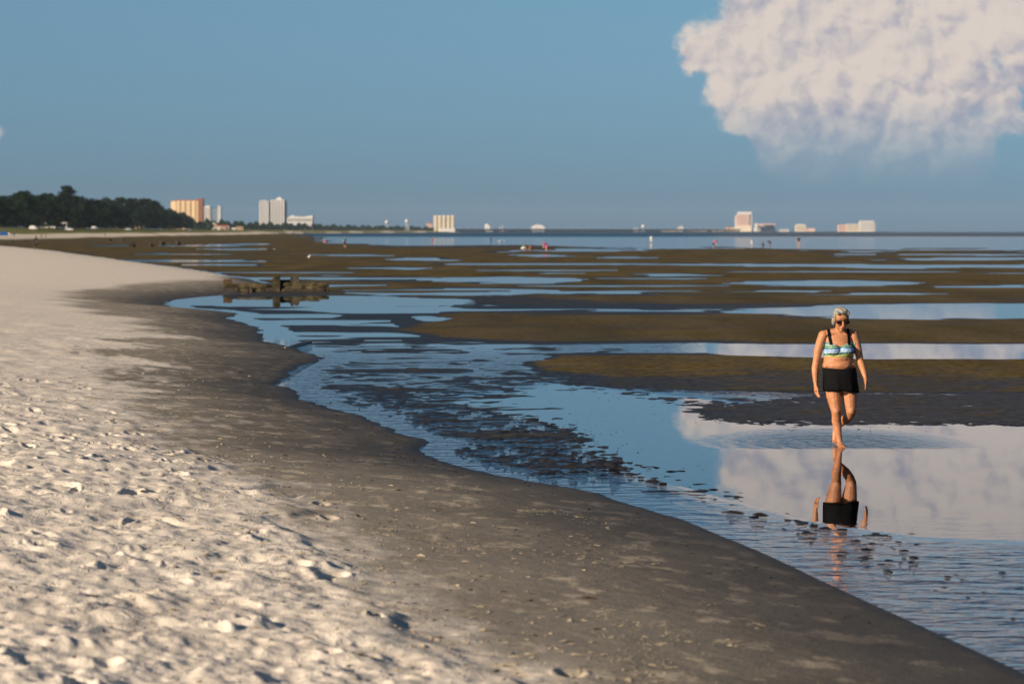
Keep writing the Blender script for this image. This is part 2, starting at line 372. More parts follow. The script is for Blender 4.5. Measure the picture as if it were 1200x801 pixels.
def grid_mesh(name, X, Y, Z, attrs):
    nr, nc = X.shape
    me = bpy.data.meshes.new(name)
    co = np.stack([X, Y, Z], -1).reshape(-1, 3).astype(np.float32)
    idx = np.arange(nr * nc).reshape(nr, nc)
    q = np.stack([idx[:-1, :-1], idx[1:, :-1], idx[1:, 1:], idx[:-1, 1:]], -1).reshape(-1, 4)   # rows run from far to near
    me.vertices.add(len(co)); me.vertices.foreach_set('co', co.ravel())
    me.loops.add(q.size); me.loops.foreach_set('vertex_index', q.ravel().astype(np.int32))
    me.polygons.add(len(q)); me.polygons.foreach_set('loop_start', (np.arange(len(q)) * 4).astype(np.int32))
    me.update(calc_edges=True); shade_smooth(me)
    for k, a in attrs.items():
        at = me.attributes.new(k, 'FLOAT', 'POINT'); at.data.foreach_set('value', a.ravel().astype(np.float32))
    return me

beach = sstep(SD, -0.05, 0.3)
wet = sstep(SD + octave(1.5, 52) * .8 + octave(.5, 53) * .5, 3.3, 0.0) * (SD > -0.1)
far = sstep(SD2, -2, 4)
grass = sstep(SD2 + rnoise(X, Y, 15, 64) * 12, 20, 32)

def ground_material():
    m, t, b, o = material('sand and mud')
    pos = t.node('ShaderNodeNewGeometry').outputs['Position']
    sep = t.node('ShaderNodeSeparateXYZ'); t.l.new(pos, sep.inputs[0]); z = sep.outputs[2]
    n1 = t.noise(pos, 0.8, 6, .6); n2 = t.noise(pos, 6.0, 5, .6); n3 = t.noise(pos, 60.0, 3, .6)
    pst = t.vmath('MULTIPLY', pos, (0.35, 0.05, 0.0)); nst = t.noise(pst, 1.0, 5, .6)
    # beach
    dry = t.attr('dry'); wet = t.attr('wet'); beach = t.attr('beach')
    drift = t.noise(t.vmath('MULTIPLY', pos, (1.0, 0.55, 1.0)), 3.2, 6, .66)
    crumbs = t.step(t.noise(pos, 9.0, 4, .7), .56, .68)
    dryf = t.math('ADD', dry, t.math('MULTIPLY', t.math('MULTIPLY', t.math('SUBTRACT', 1.0, wet), t.step(drift, .55, .70)), .40), clamp=True)
    c_dry = t.mix(t.step(n2, .3, .75), rgb(.56, .51, .44), rgb(.74, .67, .58))
    c_dry = t.mix(t.math('MULTIPLY', t.step(n1, .45, .75), .3), c_dry, rgb(.60, .50, .37))
    c_damp = t.mix(n1, rgb(.205, .180, .142), rgb(.295, .260, .208))
    c_wet = t.mix(n2, rgb(.044, .036, .026), rgb(.080, .067, .048))
    cb = t.mix(wet, c_damp, c_wet); cb = t.mix(t.math('MULTIPLY', t.step(drift, .53, .64), t.math('SUBTRACT', .8, t.math('MULTIPLY', wet, .62))), cb, rgb(.42, .345, .235)); cb = t.mix(dryf, cb, c_dry)
    speck = t.step(t.noise(pos, 38.0, 3, .7), .66, .72)
    cb = t.mix(t.math('MULTIPLY', speck, .5), cb, rgb(.07, .055, .04))
    # flat
    grain = t.noise(t.vmath('MULTIPLY', pos, (3.0, 1.0, 1.0)), 2.2, 6, .72)
    hi = t.step(t.math('ADD', z, t.math('MULTIPLY', t.math('SUBTRACT', n1, .5), .02)), 0.003, 0.030)
    hi = t.math('MULTIPLY', hi, t.math('SUBTRACT', 1.0, t.attr('mottle')))
    c_lo = t.mix(t.step(grain, .36, .66), rgb(.006, .0045, .003), rgb(.034, .026, .017))
    c_hi = t.mix(t.step(t.math('ADD', t.math('MULTIPLY', nst, .4), t.math('MULTIPLY', grain, .6)), .36, .64), rgb(.052, .038, .012), rgb(.140, .104, .046))
    alg = t.step(t.noise(t.vmath('MULTIPLY', pos, (0.25, 0.12, 0)), 1.0, 5, .65), .5, .64)
    c_hi = t.mix(t.math('MULTIPLY', alg, .55), c_hi, rgb(.050, .047, .014))
    cf = t.mix(hi, c_lo, c_hi)
    cf = t.mix(t.step(z, -0.03, -0.3), cf, rgb(.030, .045, .050))
    col = t.mix(beach, cf, cb)
    # far shore
    far = t.attr('far'); gr = t.attr('grass')
    nf = t.noise(pos, .05, 5, .6)
    c_far = t.mix(gr, t.mix(nf, rgb(.50, .44, .36), rgb(.66, .58, .48)), t.mix(nf, rgb(.10, .115, .035), rgb(.19, .18, .075)))
    col = t.mix(far, col, c_far)
    col = t.mix(t.step(z, -0.10, -0.5), col, rgb(.008, .055, .11)); t.put(b.inputs['Base Color'], col)
    matte = t.math('MAXIMUM', dry, far)
    rough = t.mix(matte, t.mix(t.math('MULTIPLY', hi, t.math('SUBTRACT', 1.0, beach)), rgb(.42, .42, .42), rgb(.62, .62, .62)), rgb(.95, .95, .95))
    rough = t.mix(t.math('MULTIPLY', beach, t.math('SUBTRACT', 1.0, matte)), rough, t.mix(wet, rgb(.8, .8, .8), rgb(.5, .5, .5)))
    t.put(b.inputs['Roughness'], rough)
    t.put(b.inputs['Specular IOR Level'], t.math('MULTIPLY', t.math('SUBTRACT', 1.0, t.math('MAXIMUM', matte, t.math('MULTIPLY', hi, t.math('SUBTRACT', 1.0, beach)))), .045))
    bh = t.math('ADD', t.math('MULTIPLY', n2, .03), t.math('MULTIPLY', n3, .009))
    bh = t.math('ADD', bh, t.math('MULTIPLY', t.math('MULTIPLY', crumbs, .012), dry))
    bp = t.node('ShaderNodeBump'); bp.inputs['Strength'].default_value = .7; bp.inputs['Distance'].default_value = 1.0
    t.put(bp.inputs['Height'], bh); t.l.new(bp.outputs[0], b.inputs['Normal'])
    return m
gm = grid_mesh('ground', X, Y, Z, dict(dry=dry * beach, wet=wet, beach=beach, far=far, grass=grass, mottle=kM * 0.85))
ground = tag(obj('ground', gm, ground_material()), kind='structure')

# ------------------------------------------------------------------ water: one level sheet, ripples in its surface
WX, WY = G(984, 523)
def water_material():
    m, t, b, o = material('shallow water'); t.n.remove(b)
    pos = t.node('ShaderNodeNewGeometry').outputs['Position']
    sep = t.node('ShaderNodeSeparateXYZ'); t.l.new(pos, sep.inputs[0])
    px, py = sep.outputs[0], sep.outputs[1]
    # wind ripples: slight everywhere, stronger in open water and in the thin run-off by the beach
    r1 = t.noise(t.vmath('MULTIPLY', pos, (1.0, 1.0, 0)), 2.6, 3, .5)
    r2 = t.noise(t.vmath('MULTIPLY', pos, (0.55, 1.0, 0)), 3.8, 3, .55)
    patch = t.step(t.noise(t.vmath('MULTIPLY', pos, (0.10, 0.03, 0)), 1.0, 3, .5), .42, .62)
    near = t.attr('ripple')
    sea = t.step(py, 1000.0, 1700.0); mid = t.step(py, 110.0, 300.0)
    amp = t.math('ADD', t.math('MULTIPLY', near, 1.0), .003)
    h = t.math('MULTIPLY', t.math('ADD', t.math('MULTIPLY', r1, .026), t.math('MULTIPLY', r2, .036)), amp)
    waves = t.noise(t.vmath('MULTIPLY', pos, (0.5, 1.0, 0)), .35, 4, .6)
    h = t.math('ADD', h, t.math('MULTIPLY', waves, t.math('MULTIPLY_ADD', sea, .28, t.math('MULTIPLY', mid, .012))))
    # rings spreading from the wading feet
    dd = t.vmath('DISTANCE', t.vmath('MULTIPLY', pos, (1.0, .55, 1.0)), (WX + .05, (WY + .5) * .55, 0.0), out=1)
    fall = t.math('MULTIPLY', t.step(dd, 1.75, .45), t.step(py, WY - .45, WY - .05))
    wn = t.noise(pos, 2.0, 3, .5)
    ring = t.math('SINE', t.math('ADD', t.math('MULTIPLY', dd, 24.0), t.math('MULTIPLY', wn, 12.0)))
    chop = t.noise(pos, 11.0, 3, .55)
    h = t.math('ADD', h, t.math('MULTIPLY', fall, t.math('ADD', t.math('MULTIPLY', ring, .0085), t.math('MULTIPLY', chop, .026))))
    bp = t.node('ShaderNodeBump'); bp.inputs['Strength'].default_value = 1.0; bp.inputs['Distance'].default_value = 1.0
    t.put(bp.inputs['Height'], h)
    fr = t.node('ShaderNodeFresnel'); fr.inputs[0].default_value = 1.333; t.l.new(bp.outputs[0], fr.inputs[1])
    gl = t.node('ShaderNodeBsdfGlossy'); gl.inputs['Color'].default_value = rgb(.95, .97, 1.0)
    t.put(gl.inputs['Roughness'], t.math('ADD', t.math('MULTIPLY_ADD', mid, .05, .006), t.math('MULTIPLY', sea, .12))); t.l.new(bp.outputs[0], gl.inputs['Normal'])
    tr = t.node('ShaderNodeBsdfTransparent'); tr.inputs[0].default_value = rgb(.82, .86, .86)
    mx = t.node('ShaderNodeMixShader'); t.put(mx.inputs[0], t.math('MULTIPLY', fr.outputs[0], t.math('MULTIPLY_ADD', sea, -.90, 1.0))); t.l.new(tr.outputs[0], mx.inputs[1]); t.l.new(gl.outputs[0], mx.inputs[2])
    t.l.new(mx.outputs[0], o.inputs[0])
    return m
kr = slice(None, None, 4)
wyr = yr[yr > 6]; wr = np.unique(np.concatenate([np.arange(0, len(wyr), 3), [len(wyr) - 1]]))
wc = np.unique(np.concatenate([np.arange(0, NC, 6), [NC - 1]]))
sl = np.ix_(wr, wc)
# run-off beside the beach: between the shore and the still pool
still = [(540, 470), (650, 452), (830, 470), (900, 497), (1400, 497), (1400, 637), (1200, 632), (1080, 627), (960, 610), (850, 582), (770, 560), (705, 530), (680, 502), (600, 482)]
sdst = seg_dist(U[sl] / 6, V[sl], [(a / 6, b) for a, b in still])
rip = sstep(sdst, -1, -8) * sstep(V[sl], 356, 372) * (0.8 + 0.9 * sstep(V[sl], 590, 540)) + 0.006 * sstep(V[sl], 380, 300)
rip = rip * np.where(V[sl] < 424, sstep(U[sl], 830, 780), 1) + .55 * sstep(V[sl], 600, 680)
rip = rip * np.where(U[sl] < 620, sstep(V[sl], 392, 428), 1)
wm = grid_mesh('water', X[sl], Y[sl], np.zeros_like(X[sl]), dict(ripple=rip))
water = tag(obj('water', wm, water_material()), kind='structure')

# ------------------------------------------------------------------ survey helpers
def ground_z(x, y):
    r = int(np.clip(np.searchsorted(-yr, -y), 1, NR - 1))
    u = 600 + x / max(y, 8.4) * FPX
    c = int(np.clip(np.searchsorted(ur, u), 1, NC - 1))
    fy = (yr[r - 1] - y) / (yr[r - 1] - yr[r]); fx = (u - ur[c - 1]) / (ur[c] - ur[c - 1])
    a = Z[r - 1, c - 1] * (1 - fx) + Z[r - 1, c] * fx; b = Z[r, c - 1] * (1 - fx) + Z[r, c] * fx
    return float(a * (1 - fy) + b * fy)
def at_sd2(u, val):
    """place inland of the far shoreline, val metres from it, on the line of sight through column u"""
    ys = np.linspace(500, 4500, 801); xs = (u - 600) / FPX * ys
    s = seg_dist(xs, ys, coast)
    i = int(np.argmax(s > val)); return xs[i], ys[i]
BX = lambda u, D: (u - 600) / FPX * D
ZT = lambda v, D: CAMZ + (HOR - v) * D / FPX

def loft(bm, st, seg=14):
    """closed tapering limb through stations (x, y, z, rx[, ry]); ends rounded"""
    st = [(Vector(s[:3]), s[3], s[4] if len(s) > 4 else s[3]) for s in st]
    n = len(st); P = [s[0] for s in st]; rings = []
    def frame(t):
        ref = Vector((1, 0, 0)) if abs(t.x) < .9 else Vector((0, 1, 0))
        e1 = (ref - t * ref.dot(t)).normalized(); return e1, t.cross(e1)
    secs = []
    t0 = (P[1] - P[0]).normalized(); t1 = (P[-1] - P[-2]).normalized()
    for a in (75, 45, 20):
        k = math.radians(a); secs.append((P[0] - t0 * min(st[0][1], st[0][2]) * math.sin(k), t0, st[0][1] * math.cos(k), st[0][2] * math.cos(k)))
    for i in range(n):
        t = (P[min(i + 1, n - 1)] - P[max(i - 1, 0)]).normalized()
        secs.append((P[i], t, st[i][1], st[i][2]))
    for a in (20, 45, 75):
        k = math.radians(a); secs.append((P[-1] + t1 * min(st[-1][1], st[-1][2]) * math.sin(k), t1, st[-1][1] * math.cos(k), st[-1][2] * math.cos(k)))
    for (c, t, rx, ry) in secs:
        e1, e2 = frame(t)
        rings.append([bm.verts.new(c + e1 * (rx * math.cos(2 * math.pi * j / seg)) + e2 * (ry * math.sin(2 * math.pi * j / seg))) for j in range(seg)])
    for a, b in zip(rings[:-1], rings[1:]):
        for j in range(seg): bm.faces.new((a[j], a[(j + 1) % seg], b[(j + 1) % seg], b[j]))
    bm.faces.new(rings[0][::-1]); bm.faces.new(rings[-1])
# ------------------------------------------------------------------ old timber groyne
moss_m = simple('mossy timber', (.060, .050, .026), .85, .8, 2.5, .2, .5)
dark_timber = simple('dark wet timber', (.040, .030, .020), .7, .5, 5.0, .3, .5)
rust_m = simple('weathered brown timber', (.085, .052, .028), .85, .4, 5.0, .2, .4)
def rough_box(x0, x1, y0, y1, z0, z1, seed, amp=0.04, cuts=5, taper=0.05):
    bm = bmesh.new(); box(bm, x0, x1, y0, y1, z0, z1, taper)
    bmesh.ops.subdivide_edges(bm, edges=bm.edges[:], cuts=cuts, use_grid_fill=True)
    r = random.Random(seed); ph = [r.uniform(0, 6.3) for _ in range(6)]; L = max(x1 - x0, z1 - z0)
    for v in bm.verts:
        c = v.co
        k = amp * (math.sin(c.x * 9 / L * 2 + ph[0]) * .5 + math.sin(c.z * 13 + c.x * 4 + ph[1]) * .4 + r.uniform(-.6, .6))
        v.co += Vector((k * .5, math.sin(c.x * 5 + ph[2]) * amp * .5, k * (0.8 if c.z > (z0 + z1) / 2 else .1)))
    return bm
gx, gy = G(326, 341.5)
px = gy / FPX                                   # metres per photo pixel at the groyne
gro = empty('groyne', (gx, gy, 0), 0, 'broken mossy timber groyne with upright post at the end of the sand spit', 'groyne')
def gp(u): return (u - 326) * px
def log(u0, u1, yy, zz, r, seed, mat, tilt=0.0):
    rr = random.Random(seed); bm = bmesh.new(); n = 11; st = []
    for i in range(n):
        f = i / (n - 1); st.append((gp(u0) + (gp(u1) - gp(u0)) * f, yy + rr.uniform(-.02, .02), zz + tilt * f + rr.uniform(-.018, .018), r * rr.uniform(.82, 1.12), r * rr.uniform(.85, 1.15)))
    loft(bm, st, 10)
    for v in bm.verts: v.co += Vector((rr.uniform(-.02, .02), rr.uniform(-.015, .015), rr.uniform(-.02, .02)))
    return obj('log', bm, mat, gro)
log(333, 384, -.05, .03, .10, 31, dark_timber); log(336, 380, .0, .15, .09, 32, moss_m); log(334, 383, .06, .28, .095, 33, moss_m, -.02); log(338, 372, .28, .33, .08, 34, dark_timber)
log(262, 319, .02, .05, .09, 35, dark_timber); log(264, 318, .10, .19, .10, 36, moss_m, .03); log(268, 300, .25, .27, .06, 37, rust_m, .02)
obj('post', rough_box(gp(319.5), gp(328), -.12, .2, -.2, .66, 3, .03, 4), moss_m, gro)
obj('plank', rough_box(gp(327), gp(342), .3, .5, -.1, .46, 4, .03, 3), dark_timber, gro)
obj('stump', rough_box(gp(336), gp(352), .15, .55, .25, .54, 5, .08, 4, .45), dark_timber, gro)
obj('plank', rough_box(gp(338), gp(381), -.20, -.13, -.08, .10, 6, .03, 4), dark_timber, gro)
obj('block', rough_box(gp(259), gp(271), .6, .95, .1, .50, 7, .05, 4, .2), rust_m, gro)
for k, (u0, u1, zt) in enumerate(((268, 281, .14), (279, 290, .12), (287, 300, .18), (298, 314, .12), (255, 266, .12))):
    obj('rubble', rough_box(gp(u0), gp(u1), -.55 + .1 * (k % 2), -.2 + .1 * (k % 3), -.1, zt, 20 + k, .05, 3, .45), moss_m if k % 2 else dark_timber, gro)

# far rows of old piles
def pile_row(name, label, v, beam, stumps, grp=None):
    D = G(600, v)[1]; x0 = BX(beam[0], D)
    e = empty(name, (x0, D, 0), 0, label, 'groyne', grp)
    k = D / FPX
    obj('rail', rough_box(0, (beam[1] - beam[0]) * k, .1, .5, -.2, .42, int(v * 7), .08, 5), dark_timber, e)
    for i, (u, wpx, hpx) in enumerate(stumps):
        xx = (u - beam[0]) * k
        obj('pile', rough_box(xx - wpx * k / 2, xx + wpx * k / 2, -.3, .3, -.3, hpx * k, i + int(v * 3), .1, 3, .25), dark_timber, e)
pile_row('groyne', 'low dark rail with two leaning stumps out on the mud flat', 289.5, (150, 186), ((155, 3.6, 5.5), (175, 3.6, 5.5)))
pile_row('groyne', 'low dark rail with two square stumps, farther along the mud flat', 286.8, (184, 216), ((188.5, 3.6, 5), (207, 3, 5)))
pile_row('groyne', 'short broken pile stubs in a row below the far white beach', 282.3, (124, 150), ((128, 2.5, 3), (143, 2.5, 3.2)))
pile_row('groyne', 'faint line of old boards on the mud in front of the blue canopy', 283.6, (0, 40), ((13, 2.5, 3), (30, 2, 2)))

# ------------------------------------------------------------------ bodies
def ell(bm, c, r, M=None, sub=2):
    g = bmesh.ops.create_icosphere(bm, subdivisions=sub, radius=1.0)
    for v in g['verts']:
        v.co = Vector((v.co.x * r[0] + c[0], v.co.y * r[1] + c[1], v.co.z * r[2] + c[2]))
        if M is not None: v.co = M @ v.co
def remesh(bm, voxel, smooth=4, factor=.5):
    me = bpy.data.meshes.new('tmp'); bmesh.ops.recalc_face_normals(bm, faces=bm.faces); bm.to_mesh(me); bm.free()
    o = bpy.data.objects.new('tmp', me); C.objects.link(o)
    m = o.modifiers.new('r', 'REMESH'); m.mode = 'VOXEL'; m.voxel_size = voxel
    if smooth:
        s = o.modifiers.new('s', 'SMOOTH'); s.factor = factor; s.iterations = smooth
    dg = bpy.context.evaluated_depsgraph_get(); dg.update()
    out = bpy.data.meshes.new_from_object(o.evaluated_get(dg))
    bpy.data.objects.remove(o); bpy.data.meshes.remove(me)
    shade_smooth(out); return out
def shell(me, pred, off, name):
    """cloth lying on the body: the faces picked by pred, lifted off along the normal, rim turned in"""
    bm = bmesh.new(); bm.from_mesh(me); bm.normal_update()
    bmesh.ops.delete(bm, geom=[f for f in bm.faces if not pred(f.calc_center_median())], context='FACES')
    nr = {v: v.normal.copy() for v in bm.verts}
    for v in bm.verts: v.co += nr[v] * off
    ed = [e for e in bm.edges if e.is_boundary]
    if ed:
        ex = bmesh.ops.extrude_edge_only(bm, edges=ed)
        for v in [g for g in ex['geom'] if isinstance(g, bmesh.types.BMVert)]:
            v.co -= v.normal * off * 1.5 if v.normal.length > 0 else Vector((0, 0, 0))
    out = bpy.data.meshes.new(name); bm.to_mesh(out); bm.free(); shade_smooth(out); return out

def skin_mat(name, col, rough=.5):
    m, t, b, o = material(name)
    co = t.node('ShaderNodeTexCoord').outputs['Object']
    n = t.noise(co, 9.0, 5, .6); n2 = t.noise(co, 120.0, 3, .6)
    c = t.mix(t.step(n, .3, .75), rgb(*[k * .82 for k in col]), rgb(*[min(1, k * 1.12) for k in col]))
    c = t.mix(t.math('MULTIPLY', t.step(n2, .56, .70), .35), c, rgb(col[0] * .6, col[1] * .5, col[2] * .45))
    t.put(b.inputs['Base Color'], c); b.inputs['Roughness'].default_value = rough
    b.inputs['Subsurface Weight'].default_value = .12; b.inputs['Subsurface Radius'].default_value = (.02, .008, .004)
    b.inputs['Specular IOR Level'].default_value = .5
    fold = t.math('ADD', t.math('MULTIPLY', t.noise(t.vmath('MULTIPLY', co, (1, 1, 2.2)), 22.0, 4, .6), .5), t.math('MULTIPLY', n2, .12))
    bp = t.node('ShaderNodeBump'); bp.inputs['Strength'].default_value = .55; bp.inputs['Distance'].default_value = .02; t.put(bp.inputs['Height'], fold); t.l.new(bp.outputs[0], b.inputs['Normal'])
    return m
black_cloth = simple('black swim fabric', (.005, .005, .006), .85, .3, 20, .10, .1)

def build_wader():
    e = empty('person', (WX, WY, -0.012), 0.03, 'woman in striped bikini top, black swim shorts and sunglasses wading with her head bowed', 'person')
    bm = bmesh.new()
    loft(bm, [(.008, .02, .78, .172, .125), (.004, .02, .86, .178, .136), (-.006, .012, .93, .180, .136), (-.012, .005, .985, .180, .130), (-.012, 0, 1.04, .172, .120), (-.008, -.002, 1.12, .170, .118),
              (-.006, .004, 1.21, .166, .104), (-.014, .012, 1.28, .158, .084), (-.016, .012, 1.325, .125, .062)], 28)
    loft(bm, [(-.012, .012, 1.30, .060), (-.004, -.005, 1.37, .050), (.0, -.022, 1.42, .050)])
    for s, sx, sz in ((-1, -.185, 1.305), (1, .160, 1.312)):
        loft(bm, [(-.012 + s * .035, .015, 1.355, .034), (sx * .62, .018, 1.338, .040), (sx, .014, sz, .052)])
        ell(bm, (sx * .42, -.075, 1.135), (.083, .072, .076))
        ell(bm, (s * .085, .095, .79), (.098, .085, .105))
        loft(bm, [(s * .07 - .015, -.04, 1.318, .014), (s * .12 - .015, -.035, 1.325, .015)])          # collar bones
    ell(bm, (-.012, -.070, .955), (.150, .085, .070)); ell(bm, (-.012, -.062, 1.035), (.120, .07, .052))
    ell(bm, (-.165, .0, .955), (.035, .08, .05)); ell(bm, (.145, .0, .955), (.035, .08, .05))
    # standing leg
    loft(bm, [(-.080, .0, .84, .098), (-.082, -.012, .72, .102), (-.069, -.03, .58, .088), (-.055, -.05, .48, .069), (-.047, -.062, .425, .060), (-.044, -.045, .375, .054), (-.040, -.02, .31, .057), (-.030, -.018, .25, .052), (-.016, -.03, .15, .036), (-.006, -.038, .085, .031)])
    ell(bm, (-.047, -.10, .430), (.034, .026, .038)); ell(bm, (-.018, -.03, .075), (.022, .03, .025)); 
    loft(bm, [(-.004, .005, .035, .032, .032), (-.002, -.07, .045, .034, .034), (.0, -.14, .028, .042, .022), (.002, -.185, .022, .043, .016)])
    for k in range(5): loft(bm, [(-.034 + k * .017, -.19, .018, .010), (-.036 + k * .0185, -.232 + abs(k - 1) * .006, .012, .009 if k else .010)], 8)
    # trailing leg
    loft(bm, [(.085, .02, .84, .098), (.102, .01, .72, .101), (.116, -.012, .58, .086), (.124, -.035, .48, .070), (.128, -.045, .425, .061), (.118, .01, .375, .055), (.088, .13, .32, .056), (.060, .23, .285, .050), (.028, .34, .235, .036), (.014, .39, .21, .031)])
    ell(bm, (.128, -.085, .435), (.034, .026, .036))
    loft(bm, [(.010, .425, .215, .031), (.010, .43, .145, .034, .03), (.010, .41, .08, .041, .022), (.010, .395, .05, .042, .015)])
    for k in range(5): loft(bm, [(-.024 + k * .017, .39, .05, .010), (-.026 + k * .018, .365, .018 + abs(k - 3) * .006, .009)], 8)
    # arms and hands
    def arm(pts, wr, kn, inward, curl):
        loft(bm, pts)
        wr, kn = Vector(wr), Vector(kn); ax = (kn - wr).normalized()
        loft(bm, [(*wr, .022, .027), (*(wr.lerp(kn, .55)), .022, .040), (*kn, .019, .042)])
        for k, (oy, L) in enumerate(((-.030, .072), (-.010, .082), (.010, .077), (.029, .058))):
            a = kn + Vector((-inward * oy * .45, oy, 0)); b = a + ax * L * .48 + Vector((inward * .006, -.004, 0))
            c = b + ax * L * .34 + Vector((inward * curl, -.012, 0)); d_ = c + ax * L * .16 + Vector((inward * curl, -.012, 0))
            loft(bm, [(*a, .0095), (*b, .009), (*c, .0082), (*d_, .0072)], 8)
        t0 = wr.lerp(kn, .30) + Vector((0, -.026, 0)); t1 = t0 + ax * .034 + Vector((inward * .010, -.026, 0)); t2 = t1 + ax * .032 + Vector((inward * .006, -.006, 0))
        loft(bm, [(*t0, .013), (*t1, .0105), (*t2, .009)], 8)
    arm([(-.190, .012, 1.305, .058), (-.222, .015, 1.22, .055), (-.250, .02, 1.11, .050), (-.272, .022, .99, .041), (-.284, .008, .93, .043), (-.288, -.01, .86, .038), (-.286, -.028, .765, .027)],
        (-.286, -.03, .755), (-.283, -.048, .668), 1, .008)
    arm([(.166, .012, 1.308, .056), (.192, .008, 1.22, .053), (.216, .004, 1.12, .048), (.240, .0, 1.01, .040), (.254, -.03, .955, .042), (.266, -.07, .90, .037), (.278, -.12, .832, .027)],
        (.279, -.125, .825), (.287, -.165, .752), -1, .008)
    # head, bowed forward
    Hm = Matrix.Translation((.0, -.022, 1.398)) @ Matrix.Scale(1.05, 4) @ Matrix.Rotation(math.radians(8), 4, 'Z') @ Matrix.Rotation(math.radians(21), 4, 'X')
    he = lambda c, r, s=2: ell(bm, c, r, Hm, s)
    he((0, .012, .125), (.076, .096, .098), 3); he((0, -.028, .055), (.060, .066, .075)); he((0, -.072, .004), (.026, .024, .022))
    he((0, -.080, .145), (.055, .02, .028)); he((-.036, -.070, .068), (.026, .026, .024)); he((.036, -.070, .068), (.026, .026, .024)); he((0, -.090, .034), (.026, .014, .014))
    a, b2 = Hm @ Vector((0, -.094, .118)), Hm @ Vector((0, -.114, .068)); loft(bm, [(*a, .010), (*b2, .0145)], 10)
    for s in (-1, 1): he((s * .078, .015, .085), (.011, .020, .031))
    body = remesh(bm, .0052, 5, .5)
    obj('body', body, skin_mat('tanned skin', (.44, .190, .088), .55), e)
    # bikini top
    m, t, b, o = material('striped swim fabric')
    co = t.node('ShaderNodeTexCoord').outputs['Object']
    sp = t.node('ShaderNodeSeparateXYZ'); t.l.new(co, sp.inputs[0])
    wv = t.noise(co, 14.0, 3, .5)
    zz = t.math('ADD', sp.outputs[2], t.math('MULTIPLY', t.math('SUBTRACT', wv, .5), .018))
    zz = t.math('SUBTRACT', zz, t.math('MULTIPLY', sp.outputs[0], .07))
    rp = t.node('ShaderNodeValToRGB'); rp.color_ramp.interpolation = 'LINEAR'
    t.put(rp.inputs[0], t.step(zz, 1.065, 1.215)); t.n[-1].interpolation_type = 'LINEAR'
    stops = [(0, (.20, .30, .05)), (.08, (.42, .48, .10)), (.17, (.02, .04, .05)), (.30, (.02, .16, .20)), (.38, (.60, .68, .75)), (.44, (.03, .15, .50)), (.54, (.35, .55, .75)), (.60, (.02, .08, .28)), (.68, (.02, .10, .06)), (.76, (.10, .28, .16)), (.82, (.03, .09, .08)), (.90, (.30, .40, .28)), (1.0, (.06, .16, .18))]
    el_ = rp.color_ramp.elements
    el_[0].position = 0; el_[0].color = rgb(*stops[0][1]); el_[1].position = 1; el_[1].color = rgb(*stops[-1][1])
    for p_, c_ in stops[1:-1]: q = el_.new(p_); q.color = rgb(*c_)
    spk = t.step(t.noise(co, 75.0, 3, .7), .55, .62)
    t.put(b.inputs['Base Color'], t.mix(t.math('MULTIPLY', spk, .55), rp.outputs[0], rgb(.55, .62, .62))); b.inputs['Roughness'].default_value = .6
    top = shell(body, lambda c: -.192 < c.x < .176 and 1.066 < c.z < (1.205 + .05 * min(1, abs(c.x + .01) / .12) - .03 if c.y < .03 else 1.15), .0045, 'bikini_top')
    tp = obj('bikini_top', top, m, e)
    def strap(x0, x1, w):
        return shell(body, lambda c: c.z > 1.195 and c.y < .06 and abs(c.x - (x0 + (x1 - x0) * min(1, (c.z - 1.20) / .15))) < w, .006, 'strap')
    obj('strap', strap(-.108, -.132, .016), black_cloth, tp); obj('strap', strap(.094, .098, .015), black_cloth, tp)
    # shorts: a loose skirted pair, open at the hem
    bm2 = bmesh.new(); rings = []
    for (z, cx, cy, rx, ry) in ((.930, -.006, .005, .186, .156), (.905, -.002, .008, .188, .160), (.86, .004, .012, .189, .168), (.80, .008, .016, .192, .176), (.74, .013, .012, .193, .168), (.69, .016, .006, .194, .154), (.652, .018, .0, .193, .142)):
        ring = []
        for j in range(56):
            a_ = 2 * math.pi * j / 56; x = cx + rx * math.copysign(abs(math.cos(a_)) ** .85, math.cos(a_)); y = cy + ry * math.copysign(abs(math.sin(a_)) ** .85, math.sin(a_))
            fold = (.006 * math.sin(a_ * 9 + z * 8) + .004 * math.sin(a_ * 17 + 1)) * sstep(np.array(.90 - z), 0, .25)
            zz_ = z + (0 if z > .70 else (.008 * math.sin(a_ * 3 + .6) - .014 * math.cos(a_) + (.024 * math.exp(-((x - .03) / .03) ** 2) if y < 0 else 0)) * (.70 - z) / .07)
            zz_ += (.012 * math.exp(-((x) / .09) ** 2) * -1 if (z > .9 and y < 0) else 0)
            k = 1 + float(fold) / .2
            ring.append(bm2.verts.new((cx + (x - cx) * k, cy + (y - cy) * k, zz_)))
        rings.append(ring)
    for a_, b_ in zip(rings[:-1], rings[1:]):
        for j in range(56): bm2.faces.new((a_[j], b_[j], b_[(j + 1) % 56], a_[(j + 1) % 56]))
    bmesh.ops.recalc_face_normals(bm2, faces=bm2.faces)
    bmesh.ops.solidify(bm2, geom=bm2.faces[:], thickness=-.008)
    bmesh.ops.recalc_face_normals(bm2, faces=bm2.faces)
    sh = obj('swim_shorts', bm2, black_cloth, e); shade_smooth(sh.data)
    # hair
    bm3 = bmesh.new(); hh = lambda c, r: ell(bm3, c, r, Hm, 3)
    hh((0, .036, .148), (.080, .086, .080)); hh((0, .068, .095), (.076, .050, .090)); hh((0, -.028, .205), (.066, .050, .034))
    hh((-.070, .012, .118), (.017, .050, .058)); hh((.070, .012, .118), (.017, .050, .058)); hh((-.046, -.052, .192), (.036, .026, .026)); hh((.048, -.050, .192), (.034, .026, .026))
    hh((-.066, .045, .060), (.020, .035, .055)); hh((.064, .045, .060), (.018, .035, .055)); hh((.01, .10, .17), (.045, .03, .035))
    hm_ = remesh(bm3, .006, 3)
    Hi = Hm.inverted()
